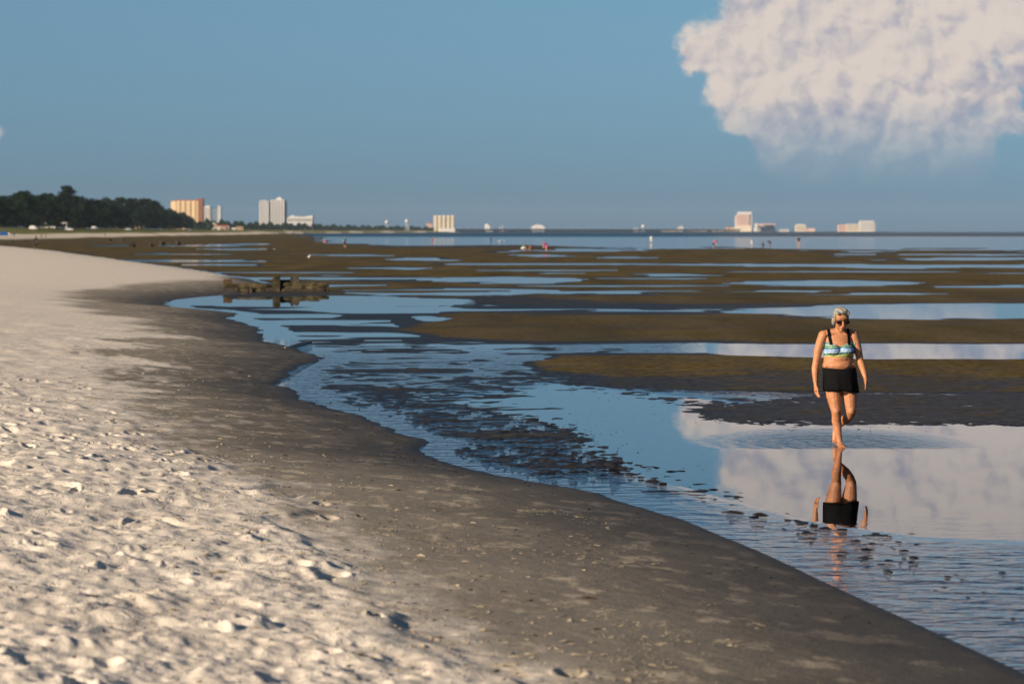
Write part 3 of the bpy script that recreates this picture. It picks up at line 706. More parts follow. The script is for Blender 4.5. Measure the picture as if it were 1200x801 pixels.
    for v in hm_.vertices:
        q = Hi @ v.co; an = math.atan2(q.x, q.z - .08 + .001); a2 = math.atan2(q.y, q.z - .05)
        v.co += Vector(v.normal) * (0.0022 * math.sin(an * 17 + 2.5 * math.sin(a2 * 3)) + .0014 * math.sin(an * 41 + a2 * 5) + .002 * math.sin(q.y * 160 + q.x * 90))
    m, t, b, o = material('silver grey hair')
    co = t.node('ShaderNodeTexCoord').outputs['Object']
    st = t.noise(t.vmath('MULTIPLY', co, (160.0, 22.0, 22.0)), 1.0, 5, .65)
    t.put(b.inputs['Base Color'], t.mix(t.step(st, .32, .66), rgb(.075, .07, .06), rgb(.36, .35, .31))); b.inputs['Roughness'].default_value = .5
    bp = t.node('ShaderNodeBump'); bp.inputs['Strength'].default_value = .5; bp.inputs['Distance'].default_value = .01; t.put(bp.inputs['Height'], st); t.l.new(bp.outputs[0], b.inputs['Normal'])
    obj('hair', hm_, m, e)
    # lips and sunglasses
    bm4 = bmesh.new(); ell(bm4, (0, -.104, .030), (.023, .007, .005), Hm); ell(bm4, (0, -.103, .040), (.022, .007, .004), Hm)
    lp = obj('lips', bm4, simple('lip', (.30, .10, .075), .45, .1, 40), e); shade_smooth(lp.data)
    fr_m = simple('dark plastic frame', (.02, .013, .010), .3, .2, 40)
    bm5 = bmesh.new()
    for s in (-1, 1):
        a0, a1 = Hm @ Vector((s * .066, -.090, .112)), Hm @ Vector((s * .083, .012, .105)); loft(bm5, [(*a0, .004), (*a1, .0035)], 8)
    a0, a1 = Hm @ Vector((-.060, -.104, .122)), Hm @ Vector((.060, -.104, .122)); loft(bm5, [(*a0, .004), (*a1, .004)], 8)
    gl = obj('sunglasses', bm5, fr_m, e)
    lm, t, b, o = material('brown lens'); b.inputs['Base Color'].default_value = rgb(.022, .010, .010); b.inputs['Roughness'].default_value = .08; b.inputs['Specular IOR Level'].default_value = .6
    for s in (-1, 1):
        bm6 = bmesh.new(); ell(bm6, (s * .036, -.101, .100), (.031, .010, .024), Hm @ Matrix.Rotation(s * .12, 4, 'Z'), 3)
        ln = obj('lens', bm6, lm, gl); shade_smooth(ln.data)
build_wader()

# people far off on the flat
hair_dark = simple('dark hair', (.03, .02, .015), .6)
hair_fair = simple('fair hair', (.32, .22, .11), .6)
skin_far = skin_mat('light skin', (.52, .30, .20), .5)
skin_tan = skin_mat('brown skin', (.20, .10, .06), .5)
def cloth(name, r, g, b): return simple(name + ' cloth', (r, g, b), .8, .2, 12, .2)
POSES = {
 'stand': dict(torso=[(0, 0, .86, .15, .10), (0, 0, 1.0, .135, .09), (0, 0, 1.2, .155, .10), (0, 0, 1.36, .15, .075)], neck=[(0, 0, 1.36, .05), (0, -.01, 1.47, .05)], head=(0, -.02, 1.57),
    limbs=[[(-.08, 0, .85, .09), (-.09, -.01, .46, .058), (-.09, .02, .08, .036), (-.09, -.10, .03, .036)], [(.08, 0, .85, .09), (.10, -.02, .46, .058), (.11, .0, .08, .036), (.11, -.12, .03, .036)],
           [(-.18, 0, 1.35, .052), (-.22, .02, 1.08, .04), (-.22, -.06, .84, .03), (-.22, -.08, .74, .032)], [(.18, 0, 1.35, .052), (.23, .02, 1.08, .04), (.24, -.06, .84, .03), (.24, -.08, .74, .032)]]),
 'walk': dict(torso=[(0, 0, .86, .15, .10), (0, -.01, 1.0, .135, .09), (0, -.02, 1.2, .155, .10), (0, -.03, 1.36, .15, .075)], neck=[(0, -.03, 1.36, .05), (0, -.05, 1.47, .05)], head=(0, -.06, 1.57),
    limbs=[[(-.08, 0, .85, .09), (-.09, -.20, .48, .058), (-.09, -.28, .08, .036), (-.09, -.40, .04, .036)], [(.08, 0, .85, .09), (.09, .02, .46, .058), (.10, .28, .15, .036), (.10, .22, .04, .036)],
           [(-.18, -.03, 1.35, .052), (-.22, .10, 1.10, .04), (-.22, .12, .86, .03), (-.22, .12, .76, .032)], [(.18, -.03, 1.35, .052), (.23, -.12, 1.10, .04), (.24, -.28, .92, .03), (.24, -.34, .88, .032)]]),
 'bend': dict(torso=[(0, .10, .80, .15, .11), (0, -.02, .95, .14, .10), (0, -.18, 1.06, .155, .10), (0, -.30, 1.10, .14, .08)], neck=[(0, -.32, 1.10, .05), (0, -.40, 1.10, .05)], head=(0, -.49, 1.08),
    limbs=[[(-.09, .10, .80, .09), (-.11, -.02, .44, .058), (-.11, .04, .08, .036), (-.11, -.08, .03, .036)], [(.09, .10, .80, .09), (.12, -.02, .44, .058), (.12, .04, .08, .036), (.12, -.08, .03, .036)],
           [(-.17, -.30, 1.08, .05), (-.19, -.36, .82, .04), (-.14, -.40, .58, .03), (-.12, -.40, .50, .032)], [(.17, -.30, 1.08, .05), (.19, -.36, .82, .04), (.14, -.40, .58, .03), (.12, -.40, .50, .032)]]),
 'crouch': dict(torso=[(0, .12, .30, .15, .12), (0, .06, .46, .14, .10), (0, -.04, .66, .155, .10), (0, -.10, .78, .14, .08)], neck=[(0, -.11, .78, .05), (0, -.16, .86, .05)], head=(0, -.20, .95),
    limbs=[[(-.09, .10, .30, .09), (-.14, -.30, .48, .06), (-.12, -.10, .08, .036), (-.12, -.24, .03, .036)], [(.09, .10, .30, .09), (.14, -.30, .48, .06), (.12, -.10, .08, .036), (.12, -.24, .03, .036)],
           [(-.17, -.10, .76, .05), (-.20, -.28, .56, .04), (-.12, -.44, .36, .03), (-.10, -.46, .28, .032)], [(.17, -.10, .76, .05), (.20, -.28, .56, .04), (.12, -.44, .36, .03), (.10, -.46, .28, .032)]]),
}
pose_cache = {}
def pose_mesh(pose):
    if pose in pose_cache: return pose_cache[pose]
    P = POSES[pose]; bm = bmesh.new()
    loft(bm, P['torso'], 16); loft(bm, P['neck'], 10)
    h = P['head']; ell(bm, h, (.078, .096, .115), None, 3); ell(bm, (h[0], h[1] - .09, h[2] - .02), (.016, .02, .02)); ell(bm, (h[0], h[1] - .05, h[2] - .08), (.05, .045, .045))
    for s in (-1, 1): ell(bm, (h[0] + s * .08, h[1] + .01, h[2] - .01), (.012, .02, .03))
    for k, L in enumerate(P['limbs']):
        loft(bm, L, 10)
        if k > 1:
            a = Vector(L[-1][:3]); dr = (a - Vector(L[-2][:3])).normalized()
            for f in range(4):
                b = a + Vector((0, -.028 + f * .019, 0)); c = b + dr * (.075 + .012 * (f in (1, 2))); loft(bm, [(*b, .011), (*c, .010)], 6)
            b = a + Vector((0, -.035, .0)); c = b + dr * .05 + Vector((0, -.03, 0)); loft(bm, [(*b, .012), (*c, .011)], 6)
    pose_cache[pose] = remesh(bm, .016, 2); return pose_cache[pose]
def far_person(u, v, pose, label, rz, skin, shirt, pants, hair, h=1.0, z=None, hat=None, group=None):
    x, y = G(u, v) if v > 200 else at_sd2(u, v)
    zz = ground_z(x, y)
    e = empty('person', (x, y, max(zz, -.08)), rz, label, 'person', group); e.scale = (h, h, h)
    body = pose_mesh(pose); P = POSES[pose]; hd = Vector(P['head'])
    bo = obj('body', body.copy(), None, e); bo.data.materials.clear(); bo.data.materials.append(skin)
    t0, t1 = Vector(P['torso'][0][:3]), Vector(P['torso'][-1][:3]); ax = (t1 - t0); L = ax.length; ax.normalize()
    def tor(c): q = (Vector(c) - t0); return q.dot(ax) / L, (q - ax * q.dot(ax)).length
    if shirt:
        def ps(c):
            a, r = tor(c); lim = .27 if a > .6 else .20
            return .10 < a < 1.12 and r < lim and (Vector(c) - hd).length > .15
        obj('shirt', shell(body, ps, .012, 'shirt'), shirt, e)
    if pants:
        def pp(c):
            a, r = tor(c)
            if a <= .14 and r < .21 and a > -.20: return True
            return any((Vector(c) - Vector(Lm[0][:3]).lerp(Vector(Lm[1][:3]), k)).length < .115 for Lm in P['limbs'][:2] for k in (.15, .35, .55, .75))
        obj('shorts', shell(body, pp, .014, 'shorts'), pants, e)
    bmh = bmesh.new(); ell(bmh, (hd.x, hd.y + .018, hd.z + .028), (.088, .098, .10), None, 2); ell(bmh, (hd.x, hd.y + .05, hd.z - .03), (.078, .06, .09), None, 2)
    hm_ = obj('hair', bmh, hair, e); shade_smooth(hm_.data)
    if hat:
        bmt = bmesh.new(); ell(bmt, (hd.x, hd.y, hd.z + .06), (.10, .11, .085), None, 2); ell(bmt, (hd.x, hd.y - .03, hd.z + .055), (.17, .19, .015), None, 2); obj('hat', bmt, hat, e)
    return e
c_black = cloth('black', .012, .012, .014); c_teal = cloth('teal', .02, .22, .26); c_white = cloth('white', .75, .74, .72); c_pink = cloth('pink', .62, .12, .28)
c_red = cloth('red', .45, .04, .06); c_blue = cloth('blue', .05, .10, .30); c_green = cloth('green', .06, .25, .12); c_grey = cloth('grey', .16, .16, .18); c_navy = cloth('navy', .02, .025, .06)
far_person(42, 296, 'walk', 'dark-clad person walking along the edge of the white sand', 2.6, skin_tan, c_black, c_black, hair_dark)
far_person(404, 290, 'stand', 'person in teal shirt and black shorts standing at the edge of open water', .4, skin_far, c_teal, c_black, hair_dark)
far_person(507, 284.6, 'stand', 'child in a red shirt wading alone in open water', .2, skin_far, c_red, c_red, hair_dark, .72)
far_person(575, 283.2, 'stand', 'person in dark grey wading in open water beside two gulls', .8, skin_tan, c_grey, c_black, hair_dark, .92)
far_person(613, 293.6, 'crouch', 'crouching person in green top at the edge of the tidal flat', 1.2, skin_far, c_green, c_white, hair_dark)
far_person(622, 294.2, 'crouch', 'small child in red crouching on the tidal flat', -1.0, skin_far, c_red, c_grey, hair_fair, .65)
far_person(640, 294.6, 'bend', 'person in pink top bending over on the tidal flat', -1.2, skin_far, c_pink, c_pink, hair_dark, .95)
far_person(763, 285, 'stand', 'person all in white standing in open water', .1, skin_far, c_white, c_white, hair_fair)
far_person(836.5, 291.2, 'bend', 'stooping person in pink and navy searching the shallow water', 1.3, skin_far, c_pink, c_navy, hair_dark, 1.0)
far_person(881, 288.6, 'stand', 'small fair child in white shirt standing in the shallows', .3, skin_far, c_white, c_white, hair_fair, .72)
far_person(894.5, 288.6, 'crouch', 'crouching person in black near the small fair child', -1.2, skin_tan, c_black, c_navy, hair_dark, .75)
far_person(902.5, 288.8, 'bend', 'person in dark brown bent double over the shallow water', -1.5, skin_tan, c_black, c_black, hair_dark, .85)
far_person(936, 288.8, 'stand', 'bare-legged person in black top standing in the shallows', .2, skin_far, c_black, None, hair_dark, 1.02)
far_person(16.5, 9, 'stand', 'person in dark blue beside the blue canopy', .2, skin_tan, c_navy, c_navy, hair_dark, 1.0)
far_person(10.5, 8, 'stand', 'person in white shirt under the edge of the blue canopy', .2, skin_far, c_white, c_white, hair_dark, 1.0)
far_person(48.5, 3, 'walk', 'person in black, one of a pair strolling on the far beach', 1.8, skin_tan, c_black, c_black, hair_dark, 1.0)
far_person(53.5, 3, 'walk', 'person in grey, one of a pair strolling on the far beach', 1.8, skin_tan, c_grey, c_black, hair_dark, .9)
far_person(123, 1.5, 'walk', 'lone dark figure walking the mud below the far white beach', 1.8, skin_tan, c_black, c_black, hair_dark, 1.0)

# gulls, float and driftwood
gull_w = simple('white feathers', (.80, .79, .76), .7, .08); gull_g = simple('grey feathers', (.33, .34, .36), .7, .1); beak_m = simple('yellow horn', (.45, .25, .04), .5)
def gull(u, v, label, rz, s=1.0):
    x, y = G(u, v); e = empty('gull', (x, y, max(ground_z(x, y), 0)), rz, label, 'gull'); e.scale = (s, s, s)
    bm = bmesh.new(); loft(bm, [(0, .20, .19, .02), (0, .08, .20, .06, .06), (0, -.04, .215, .075, .075), (0, -.12, .26, .05, .05), (0, -.15, .33, .036)], 12); ell(bm, (0, -.165, .35), (.042, .052, .044))
    obj('body', remesh(bm, .012, 2), gull_w, e)
    for sx in (-1, 1):
        b = bmesh.new(); loft(b, [(sx * .062, -.06, .235, .02, .04), (sx * .066, .06, .225, .018, .05), (sx * .04, .26, .20, .010, .014)], 10); obj('wing', b, gull_g, e)
        b = bmesh.new(); loft(b, [(sx * .03, .0, .16, .009), (sx * .03, .01, -.03, .008)], 6); obj('leg', b, beak_m, e)
    b = bmesh.new(); loft(b, [(0, -.21, .345, .013), (0, -.255, .335, .005)], 8); obj('beak', b, beak_m, e)
gull(362, 304.2, 'white gull standing alone on the dark mud flat', .5, 1.05)
gull(585, 284.2, 'white gull resting on the water beside a grey-clad wader', 1.2, 1.5)
gull(591.5, 283.6, 'smaller pale gull just beyond the white gull by the wader', -1.0, 1.3)
fx, fy = G(380.5, 284.4)
fl = empty('marker_float', (fx, fy, 0), 0, 'white and red float stranded near the end of the mud flat', 'float')
bm = bmesh.new(); loft(bm, [(0, 0, .05, .22), (0, 0, .35, .26), (0, 0, .5, .16)], 16); obj('drum', bm, simple('white plastic', (.75, .72, .70), .5), fl)
bm = bmesh.new(); loft(bm, [(0, 0, .26, .275), (0, 0, .33, .275)], 16); obj('band', bm, c_red, fl)
bm = bmesh.new(); loft(bm, [(0, 0, .5, .05), (0, 0, .85, .04)], 10); obj('handle', bm, c_red, fl)
dx0, dx1 = G(334, 409), G(365, 401)
bm = bmesh.new(); loft(bm, [(*dx0, .012, .035), ((dx0[0] * .5 + dx1[0] * .5), (dx0[1] * .5 + dx1[1] * .5) + .1, .03, .04), (*dx1, .02, .025)], 10)
tag(obj('driftwood', bm, simple('bleached wood', (.34, .32, .29), .8, .3, 9)), 'pale driftwood pole lying in the thin run-off water', 'driftwood')

# blue canopy
ux, uy = at_sd2(4.5, 7); uz = ground_z(ux, uy)
um = empty('beach_canopy', (ux, uy, uz), .2, 'bright blue beach canopy pitched on the far sand by the trees', 'canopy')
sc_ = uy / FPX
bm = bmesh.new(); W2 = 4.2 * sc_ * 1.3; hz = 3.6 * sc_; pk = 8.2 * sc_
vs = [bm.verts.new((sx * W2, sy * W2 * .8, hz)) for sx, sy in ((-1, -1), (1, -1), (1, 1), (-1, 1))]; vt = bm.verts.new((0, 0, pk))
for i in range(4): bm.faces.new((vs[i], vs[(i + 1) % 4], vt))
lo = [bm.verts.new((v.co.x, v.co.y, hz - .35)) for v in vs]
for i in range(4): bm.faces.new((lo[i], lo[(i + 1) % 4], vs[(i + 1) % 4], vs[i]))
bmesh.ops.solidify(bm, geom=bm.faces[:], thickness=.03)
obj('canopy_cloth', bm, simple('blue canvas', (.02, .16, .55), .8, .15), um)
for sx, sy in ((-1, -1), (1, -1), (1, 1), (-1, 1)):
    bm = bmesh.new(); loft(bm, [(sx * W2 * .96, sy * W2 * .77, -.3, .035), (sx * W2 * .96, sy * W2 * .77, hz, .035)], 8); obj('pole', bm, simple('pole metal', (.5, .5, .5), .4), um)

# ------------------------------------------------------------------ oaks behind the far beach
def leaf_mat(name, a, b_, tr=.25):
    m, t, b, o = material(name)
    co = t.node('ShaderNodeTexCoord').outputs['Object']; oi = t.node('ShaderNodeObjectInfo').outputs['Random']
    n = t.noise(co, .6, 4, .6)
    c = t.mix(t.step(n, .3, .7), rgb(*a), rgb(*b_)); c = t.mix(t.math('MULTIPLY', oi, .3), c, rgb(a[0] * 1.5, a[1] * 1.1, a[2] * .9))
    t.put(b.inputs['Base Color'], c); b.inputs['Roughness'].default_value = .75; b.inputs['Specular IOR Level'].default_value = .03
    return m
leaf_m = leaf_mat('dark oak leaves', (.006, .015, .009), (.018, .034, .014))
bark_m = simple('grey bark', (.05, .042, .035), .9, .4, 2.0, .1)
def tree_meshes(seed, Ht, R):
    r = random.Random(seed)
    bt = bmesh.new(); tips = []
    lean = (r.uniform(-.6, .6), r.uniform(-.6, .6))
    loft(bt, [(0, 0, -.6, .55), (lean[0] * .3, lean[1] * .3, Ht * .16, .42), (lean[0], lean[1], Ht * .34, .34)], 8)
    for k in range(6):
        a = k * 1.05 + r.uniform(-.3, .3); q = R * r.uniform(.5, .85); h = Ht * r.uniform(.5, .85)
        p1 = (lean[0] + math.cos(a) * q * .4, lean[1] + math.sin(a) * q * .4, Ht * .34 + (h - Ht * .34) * .55); p2 = (lean[0] + math.cos(a) * q, lean[1] + math.sin(a) * q, h)
        loft(bt, [(lean[0], lean[1], Ht * .30, .26), (*p1, .17), (*p2, .07)], 6); tips.append(p2)
    cl = []
    for k in range(62):
        a = r.uniform(0, 6.283); q = R * math.sqrt(r.random()) ; zt = Ht * (.10 + .90 * r.random() ** .8)
        lim = R * (1.0 - max(0, (zt / Ht - .55) / .50) ** 1.8)
        q = min(q, max(lim, R * .18)); cl.append((math.cos(a) * q, math.sin(a) * q, min(zt, Ht * .97), r.uniform(.9, 2.0) * R / 7))
    verts, faces = [], []
    for (x, y, z, cr) in cl:
        for _ in range(64):
            d = Vector((r.gauss(0, 1), r.gauss(0, 1), r.gauss(0, .75))).normalized() * cr * r.random() ** .4
            c = Vector((x, y, z)) + d; s = r.uniform(.22, .48) * R / 7
            n = (d.normalized() + Vector((r.uniform(-.7, .7), r.uniform(-.7, .7), r.uniform(-.3, .9)))).normalized()
            e1 = n.orthogonal().normalized(); e2 = n.cross(e1); b0 = len(verts)
            verts += [tuple(c + e1 * s), tuple(c + e2 * s * .7), tuple(c - e1 * s * 1.1), tuple(c - e2 * s * .8)]; faces.append((b0, b0 + 1, b0 + 2, b0 + 3))
    me = bpy.data.meshes.new('crown'); me.from_pydata(verts, [], faces); me.materials.append(leaf_m)
    mt = bpy.data.meshes.new('trunk'); bt.to_mesh(mt); bt.free(); mt.materials.append(bark_m)
    return mt, me
variants = [tree_meshes(100 + k, 16 + (k % 3) * 1.6, 7.5 + (k % 2) * 1.2) for k in range(6)]
rt = random.Random(5)
def oak(x, y, s, k, label, group):
    e = empty('oak_tree', (x, y, ground_z(x, y) - .2), rt.uniform(0, 6.28), label, 'tree', group); e.scale = (s, s, s * rt.uniform(.92, 1.08))
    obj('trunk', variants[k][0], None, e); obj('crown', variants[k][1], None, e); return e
grove = []
for i in range(104):
    u = -30 + 252 * (i + rt.uniform(0, 1)) / 104
    front = i % 3 == 0
    x, y = at_sd2(u, rt.uniform(88, 98) if front else rt.uniform(100, 175))
    s = rt.uniform(.66, .90) if front else rt.uniform(.90, 1.15)
    vt = float(np.interp(u, [-30, 0, 40, 70, 110, 150, 182, 200, 212, 224], [231, 230, 229, 228, 233, 235, 238, 244, 250, 257]))
    if not front: s = (ZT(vt, y) - ground_z(x, y)) / 17.0 * rt.uniform(.76, 1.06)
    grove.append((u, y, s, oak(x, y, s, rt.randrange(6), 'dark green oak in the front row of the beachside grove' if front else 'dark green oak standing deep in the beachside grove', 'front row of oaks by the beach road' if front else 'oaks of the grove behind the front row')))

def relabel(t_, label):
    t_['label'] = label
    if 'group' in t_: del t_['group']
relabel(max((g for g in grove if 0 < g[0] < 200), key=lambda g: g[2] * 17 / g[1])[3], 'tallest oak, its crown standing clear above the beachside grove')
relabel(max(grove, key=lambda g: g[0])[3], 'last low oak at the end of the grove, before the cream tower')

# houses and cars along the beach road
wall_w = simple('white siding', (.74, .73, .70), .7, .1, .4); roof_g = simple('grey shingle', (.12, .12, .13), .9, .3, 1.0); win_m = simple('dark glass', (.03, .045, .06), .15, .2, .3, .6)
def house(u, off, w, h, label, wall):
    x, y = at_sd2(u, off); e = empty('house', (x, y, ground_z(x, y)), 0, label, 'house')
    obj('wall', boxm(-w / 2, w / 2, 0, 7, -.5, h), wall, e)
    bm = bmesh.new(); a = [bm.verts.new(p) for p in ((-w / 2 - .4, -.5, h), (w / 2 + .4, -.5, h), (w / 2 + .4, 7.5, h), (-w / 2 - .4, 7.5, h))]; r0, r1 = bm.verts.new((-w / 2 + 1.5, 3.5, h + 2.4)), bm.verts.new((w / 2 - 1.5, 3.5, h + 2.4))
    for f in ((a[0], a[1], r1, r0), (a[2], a[3], r0, r1), (a[1], a[2], r1), (a[3], a[0], r0), (a[3], a[2], a[1], a[0])): bm.faces.new(f)
    obj('roof', bm, roof_g, e)
    n = max(2, int(w / 2.6))
    for k in range(n):
        cx = -w / 2 + (k + .5) * w / n
        if k == n // 2: obj('door', boxm(cx - .5, cx + .5, -.08, .02, 0, 2.1), roof_g, e)
        else: obj('window', boxm(cx - .55, cx + .55, -.06, .02, 1.0, 2.3), win_m, e)
house(57, 99, 9, 4.0, 'white house with grey roof half hidden in front of the oaks', wall_w)
house(73.5, 97, 5, 4.0, 'narrow white cottage beside the larger white house under the oaks', wall_w)
house(123, 99, 7, 3.6, 'pale blue cottage under the middle of the oak grove', simple('pale blue siding', (.36, .45, .55), .7, .1, .4))
house(163, 99, 7, 3.4, 'pinkish tan cottage under the oaks near the end of the grove', simple('tan siding', (.50, .34, .26), .7, .1, .4))
tyre_m = simple('tyre rubber', (.02, .02, .02), .9)
def car(u, off, label, paint, van=False):
    x, y = at_sd2(u, off); e = empty('parked_car', (x, y, ground_z(x, y) + .05), rt.uniform(-.15, .15), label, 'van' if van else 'car', None)
    bm = bmesh.new(); box(bm, -2.2, 2.2, -.85, .85, .35, .95, .04); bmesh.ops.bevel(bm, geom=bm.edges[:], offset=.09, segments=2, affect='EDGES'); obj('body', bm, paint, e)
    top = 1.95 if van else 1.45
    bm = bmesh.new(); box(bm, -1.9 if van else -1.3, 1.2 if van else 1.1, -.78, .78, .93, top, .14); bmesh.ops.bevel(bm, geom=bm.edges[:], offset=.08, segments=2, affect='EDGES'); obj('cabin', bm, paint, e)
    for xx in (-.75, .45): obj('window', boxm(xx - .45, xx + .45, -.80, -.70, 1.02, 1.34), win_m, e)
    for xx in (-1.4, 1.4):
        for yy in (-.8, .8):
            b = bmesh.new(); bmesh.ops.create_cone(b, cap_ends=True, segments=16, radius1=.33, radius2=.33, depth=.22, matrix=Matrix.Translation((xx, yy, .33)) @ Matrix.Rotation(math.pi / 2, 4, 'X')); obj('wheel', b, tyre_m, e)
pw = simple('white car paint', (.82, .82, .80), .25, .05, 1, .6); ps = simple('silver car paint', (.45, .46, .48), .25, .05, 1, .6)
car(39, 70, 'white van parked on the beach road nearest the blue canopy', pw, True); car(81, 62, 'white car parked below the narrow white cottage', pw); car(111, 72, 'white van parked before the pale blue cottage', pw, True)
car(150, 64, 'silver car parked on the beach road before the tan cottage', ps); car(182, 66, 'white car parked past the tan cottage near the end of the grove', pw); car(222, 66, 'silver car parked beyond the last oak of the grove', ps)

# ------------------------------------------------------------------ buildings along the far shore
def wallm(name, r, g, b): return simple(name, (r, g, b), .8, .06, .05, .2)
W_YEL = wallm('cream stucco', .70, .54, .33); W_TAN = wallm('tan stucco', .60, .42, .25); W_BRN = wallm('red brown stucco', .22, .10, .07); R_RED = wallm('red tile', .34, .08, .05)
W_WHT = wallm('white concrete', .56, .55, .54); W_GRY = wallm('grey concrete', .42, .43, .46); W_CRM = wallm('pale cream concrete', .64, .57, .45); GLS = simple('blue tower glass', (.10, .17, .22), .2, .2, .1, .6); W_PNK = wallm('pink stucco', .60, .42, .36)
class Bld:
    def __init__(self, name, label, u0, u1, D, cat='building'):
        self.D = D; self.u0 = u0; self.k = D / FPX
        x = BX((u0 + u1) / 2, D); self.uc = (u0 + u1) / 2
        self.zb = max(ground_z(x, D), .5) - .3
        self.e = empty(name, (x, D, self.zb), 0, label, cat)
    def X(self, u): return (u - self.uc) * self.k
    def Zt(self, v): return ZT(v, self.D) - self.zb
    def slab(self, name, u0, u1, v, mat, y0=0, dep=18, v0=None, parent=None, taper=0):
        return obj(name, boxm(self.X(u0), self.X(u1), y0, y0 + dep, 0 if v0 is None else self.Zt(v0), self.Zt(v), taper), mat, parent or self.e)
    def windows(self, u0, u1, v0, v1, cols, rows, mat, y=0, fill=.5, tall=.55, parent=None):
        xa, xb, za, zb = self.X(u0), self.X(u1), self.Zt(v0), self.Zt(v1)
        w = (xb - xa) / cols; h = (zb - za) / rows
        me = bpy.data.meshes.new('window'); b = bmesh.new(); box(b, -w * fill / 2, w * fill / 2, -.25, .3, 0, h * tall); b.to_mesh(me); b.free(); me.materials.append(mat)
        for i in range(cols):
            for j in range(rows):
                obj('window', me, None, parent or self.e, (xa + (i + .5) * w, y, za + j * h + h * .2))
# cream tower with red roofline
b = Bld('apartment_tower', 'cream apartment tower with red roofline and dark brown end rising behind the grove', 200, 238, 4600)
b.slab('wall', 207, 232, 235.2, W_YEL, 0); b.slab('wing', 200, 207.2, 236.3, W_TAN, 2); b.slab('wing', 201, 206, 235.6, W_YEL, .5); b.slab('end_tower', 232.1, 238, 233.4, W_BRN, -2)
for u in (209.5, 215.5, 221.5, 227.2): b.slab('pier', u, u + 1.6, 235.0, W_TAN, -.8, 1.5)
b.slab('roof', 206.6, 232, 234.2, R_RED, -.5, 19, 235.2); b.slab('roof', 231.6, 238.4, 232.6, R_RED, -2.5, 19, 233.4); b.slab('roof', 199.6, 206.9, 235.2, R_RED, 1, 19, 236.3)
b.windows(207.5, 232, 267, 236.5, 8, 12, win_m, 0, .35, .4)
b = Bld('glass_tower', 'white tower with blue glass front and taller slim end, beside the cream tower', 238.8, 259, 5000)
b.slab('wall', 239, 246.5, 242.0, W_WHT, 0); b.slab('glass_front', 246.5, 255, 243.2, GLS, 1.5); b.slab('end_tower', 255, 258.8, 241.2, W_GRY, -1); b.slab('cap', 241, 245, 240.8, W_WHT, 2, 8, 242)
b.windows(239.4, 246.2, 266, 243, 3, 12, win_m, 0, .5, .5)
for v in np.linspace(246, 264, 7): b.slab('mullion', 246.5, 255, v, W_GRY, 1.2, .5, v + .5)
b = Bld('villa_hotel', 'low cream hotel with red tiled roofs at the foot of the two towers', 240, 269, 4200)
b.slab('wall', 240, 258, 263.8, W_CRM, 0, 14); b.slab('wing', 258, 268.5, 264.8, W_PNK, -2, 14); b.slab('roof', 239.6, 258.4, 262.6, R_RED, -1, 16, 263.8, None, .25); b.slab('roof', 257.8, 269, 263.8, R_RED, -3, 16, 264.8, None, .25); b.slab('turret', 249, 252, 261.2, W_CRM, 2, 6)
b.windows(241, 257, 268, 264.2, 7, 2, win_m); b.windows(259, 268, 268.4, 265.2, 4, 2, win_m, -2)
b = Bld('low_shop', 'small low tan building right of the red-roofed hotel', 271, 285, 4300)
b.slab('wall', 271, 276, 266.8, W_WHT, 0, 10); b.slab('wing', 276.5, 284.5, 265.6, W_TAN, 1, 10); b.slab('roof', 276, 285, 264.9, W_BRN, 0, 12, 265.6, None, .15); b.windows(277, 284, 269, 266, 4, 1, win_m, 1)
b = Bld('condominium_tower', 'tall white ribbed tower block with stepped gabled top standing alone', 303.5, 335, 5400)
b.slab('wall', 304, 315, 235.8, W_WHT, 0); b.slab('recess', 315, 317.5, 236.8, W_GRY, 3); b.slab('wall', 317.5, 334, 234.2, W_WHT, -1); b.slab('side', 334, 335.4, 235.5, W_GRY, 2)
for u in (304.4, 307.5, 310.8, 313.5, 318, 321.5, 325.2, 328.8, 332): b.slab('pier', u, u + 1.1, 235.2 if u < 315 else 233.6, W_WHT, -2.2, 2.2)
for u in (306, 309.3, 312.3, 319.6, 323.4, 327, 330.6): b.slab('balcony_bay', u, u + 1.3, 236.2 if u < 315 else 235, W_GRY, -1.2, 1.5)
b.slab('gable', 323, 331, 231.2, W_WHT, 0, 12, 234.2, None, .55); b.slab('cap', 306, 312, 234.4, W_GRY, 2, 10, 235.8)
b.windows(317.8, 333.8, 264, 236, 8, 16, win_m, -1, .3, .4); b.windows(304.3, 314.8, 264, 237, 6, 16, win_m, 0, .3, .4)
b = Bld('arena', 'long low white arena with peaked and upswept roof beside the white ribbed tower', 335.8, 366.5, 5700)
b.slab('wall', 336, 366, 256.4, W_WHT, 0, 40)
bm = bmesh.new(); pr = [(335.8, 255.5), (338, 254.6), (341.5, 252.6), (343, 251.8), (345, 253.2), (350, 253.8), (357, 253.9), (361, 253.2), (366.6, 252.3), (366.6, 256.2), (335.8, 256.2)]
fa = [bm.verts.new((b.X(u), -2, b.Zt(v))) for u, v in pr]; fb = [bm.verts.new((b.X(u), 42, b.Zt(v))) for u, v in pr]
bm.faces.new(fa); bm.faces.new(fb[::-1])
for i in range(len(pr)): bm.faces.new((fa[i - 1], fa[i], fb[i], fb[i - 1]))
bmesh.ops.recalc_face_normals(bm, faces=bm.faces); obj('roof', bm, W_WHT, b.e); b.slab('base_band', 336.5, 365.8, 260.5, W_GRY, -1, 2, 268); b.windows(337, 365, 259.8, 257, 9, 1, win_m, 0, .6, .6)
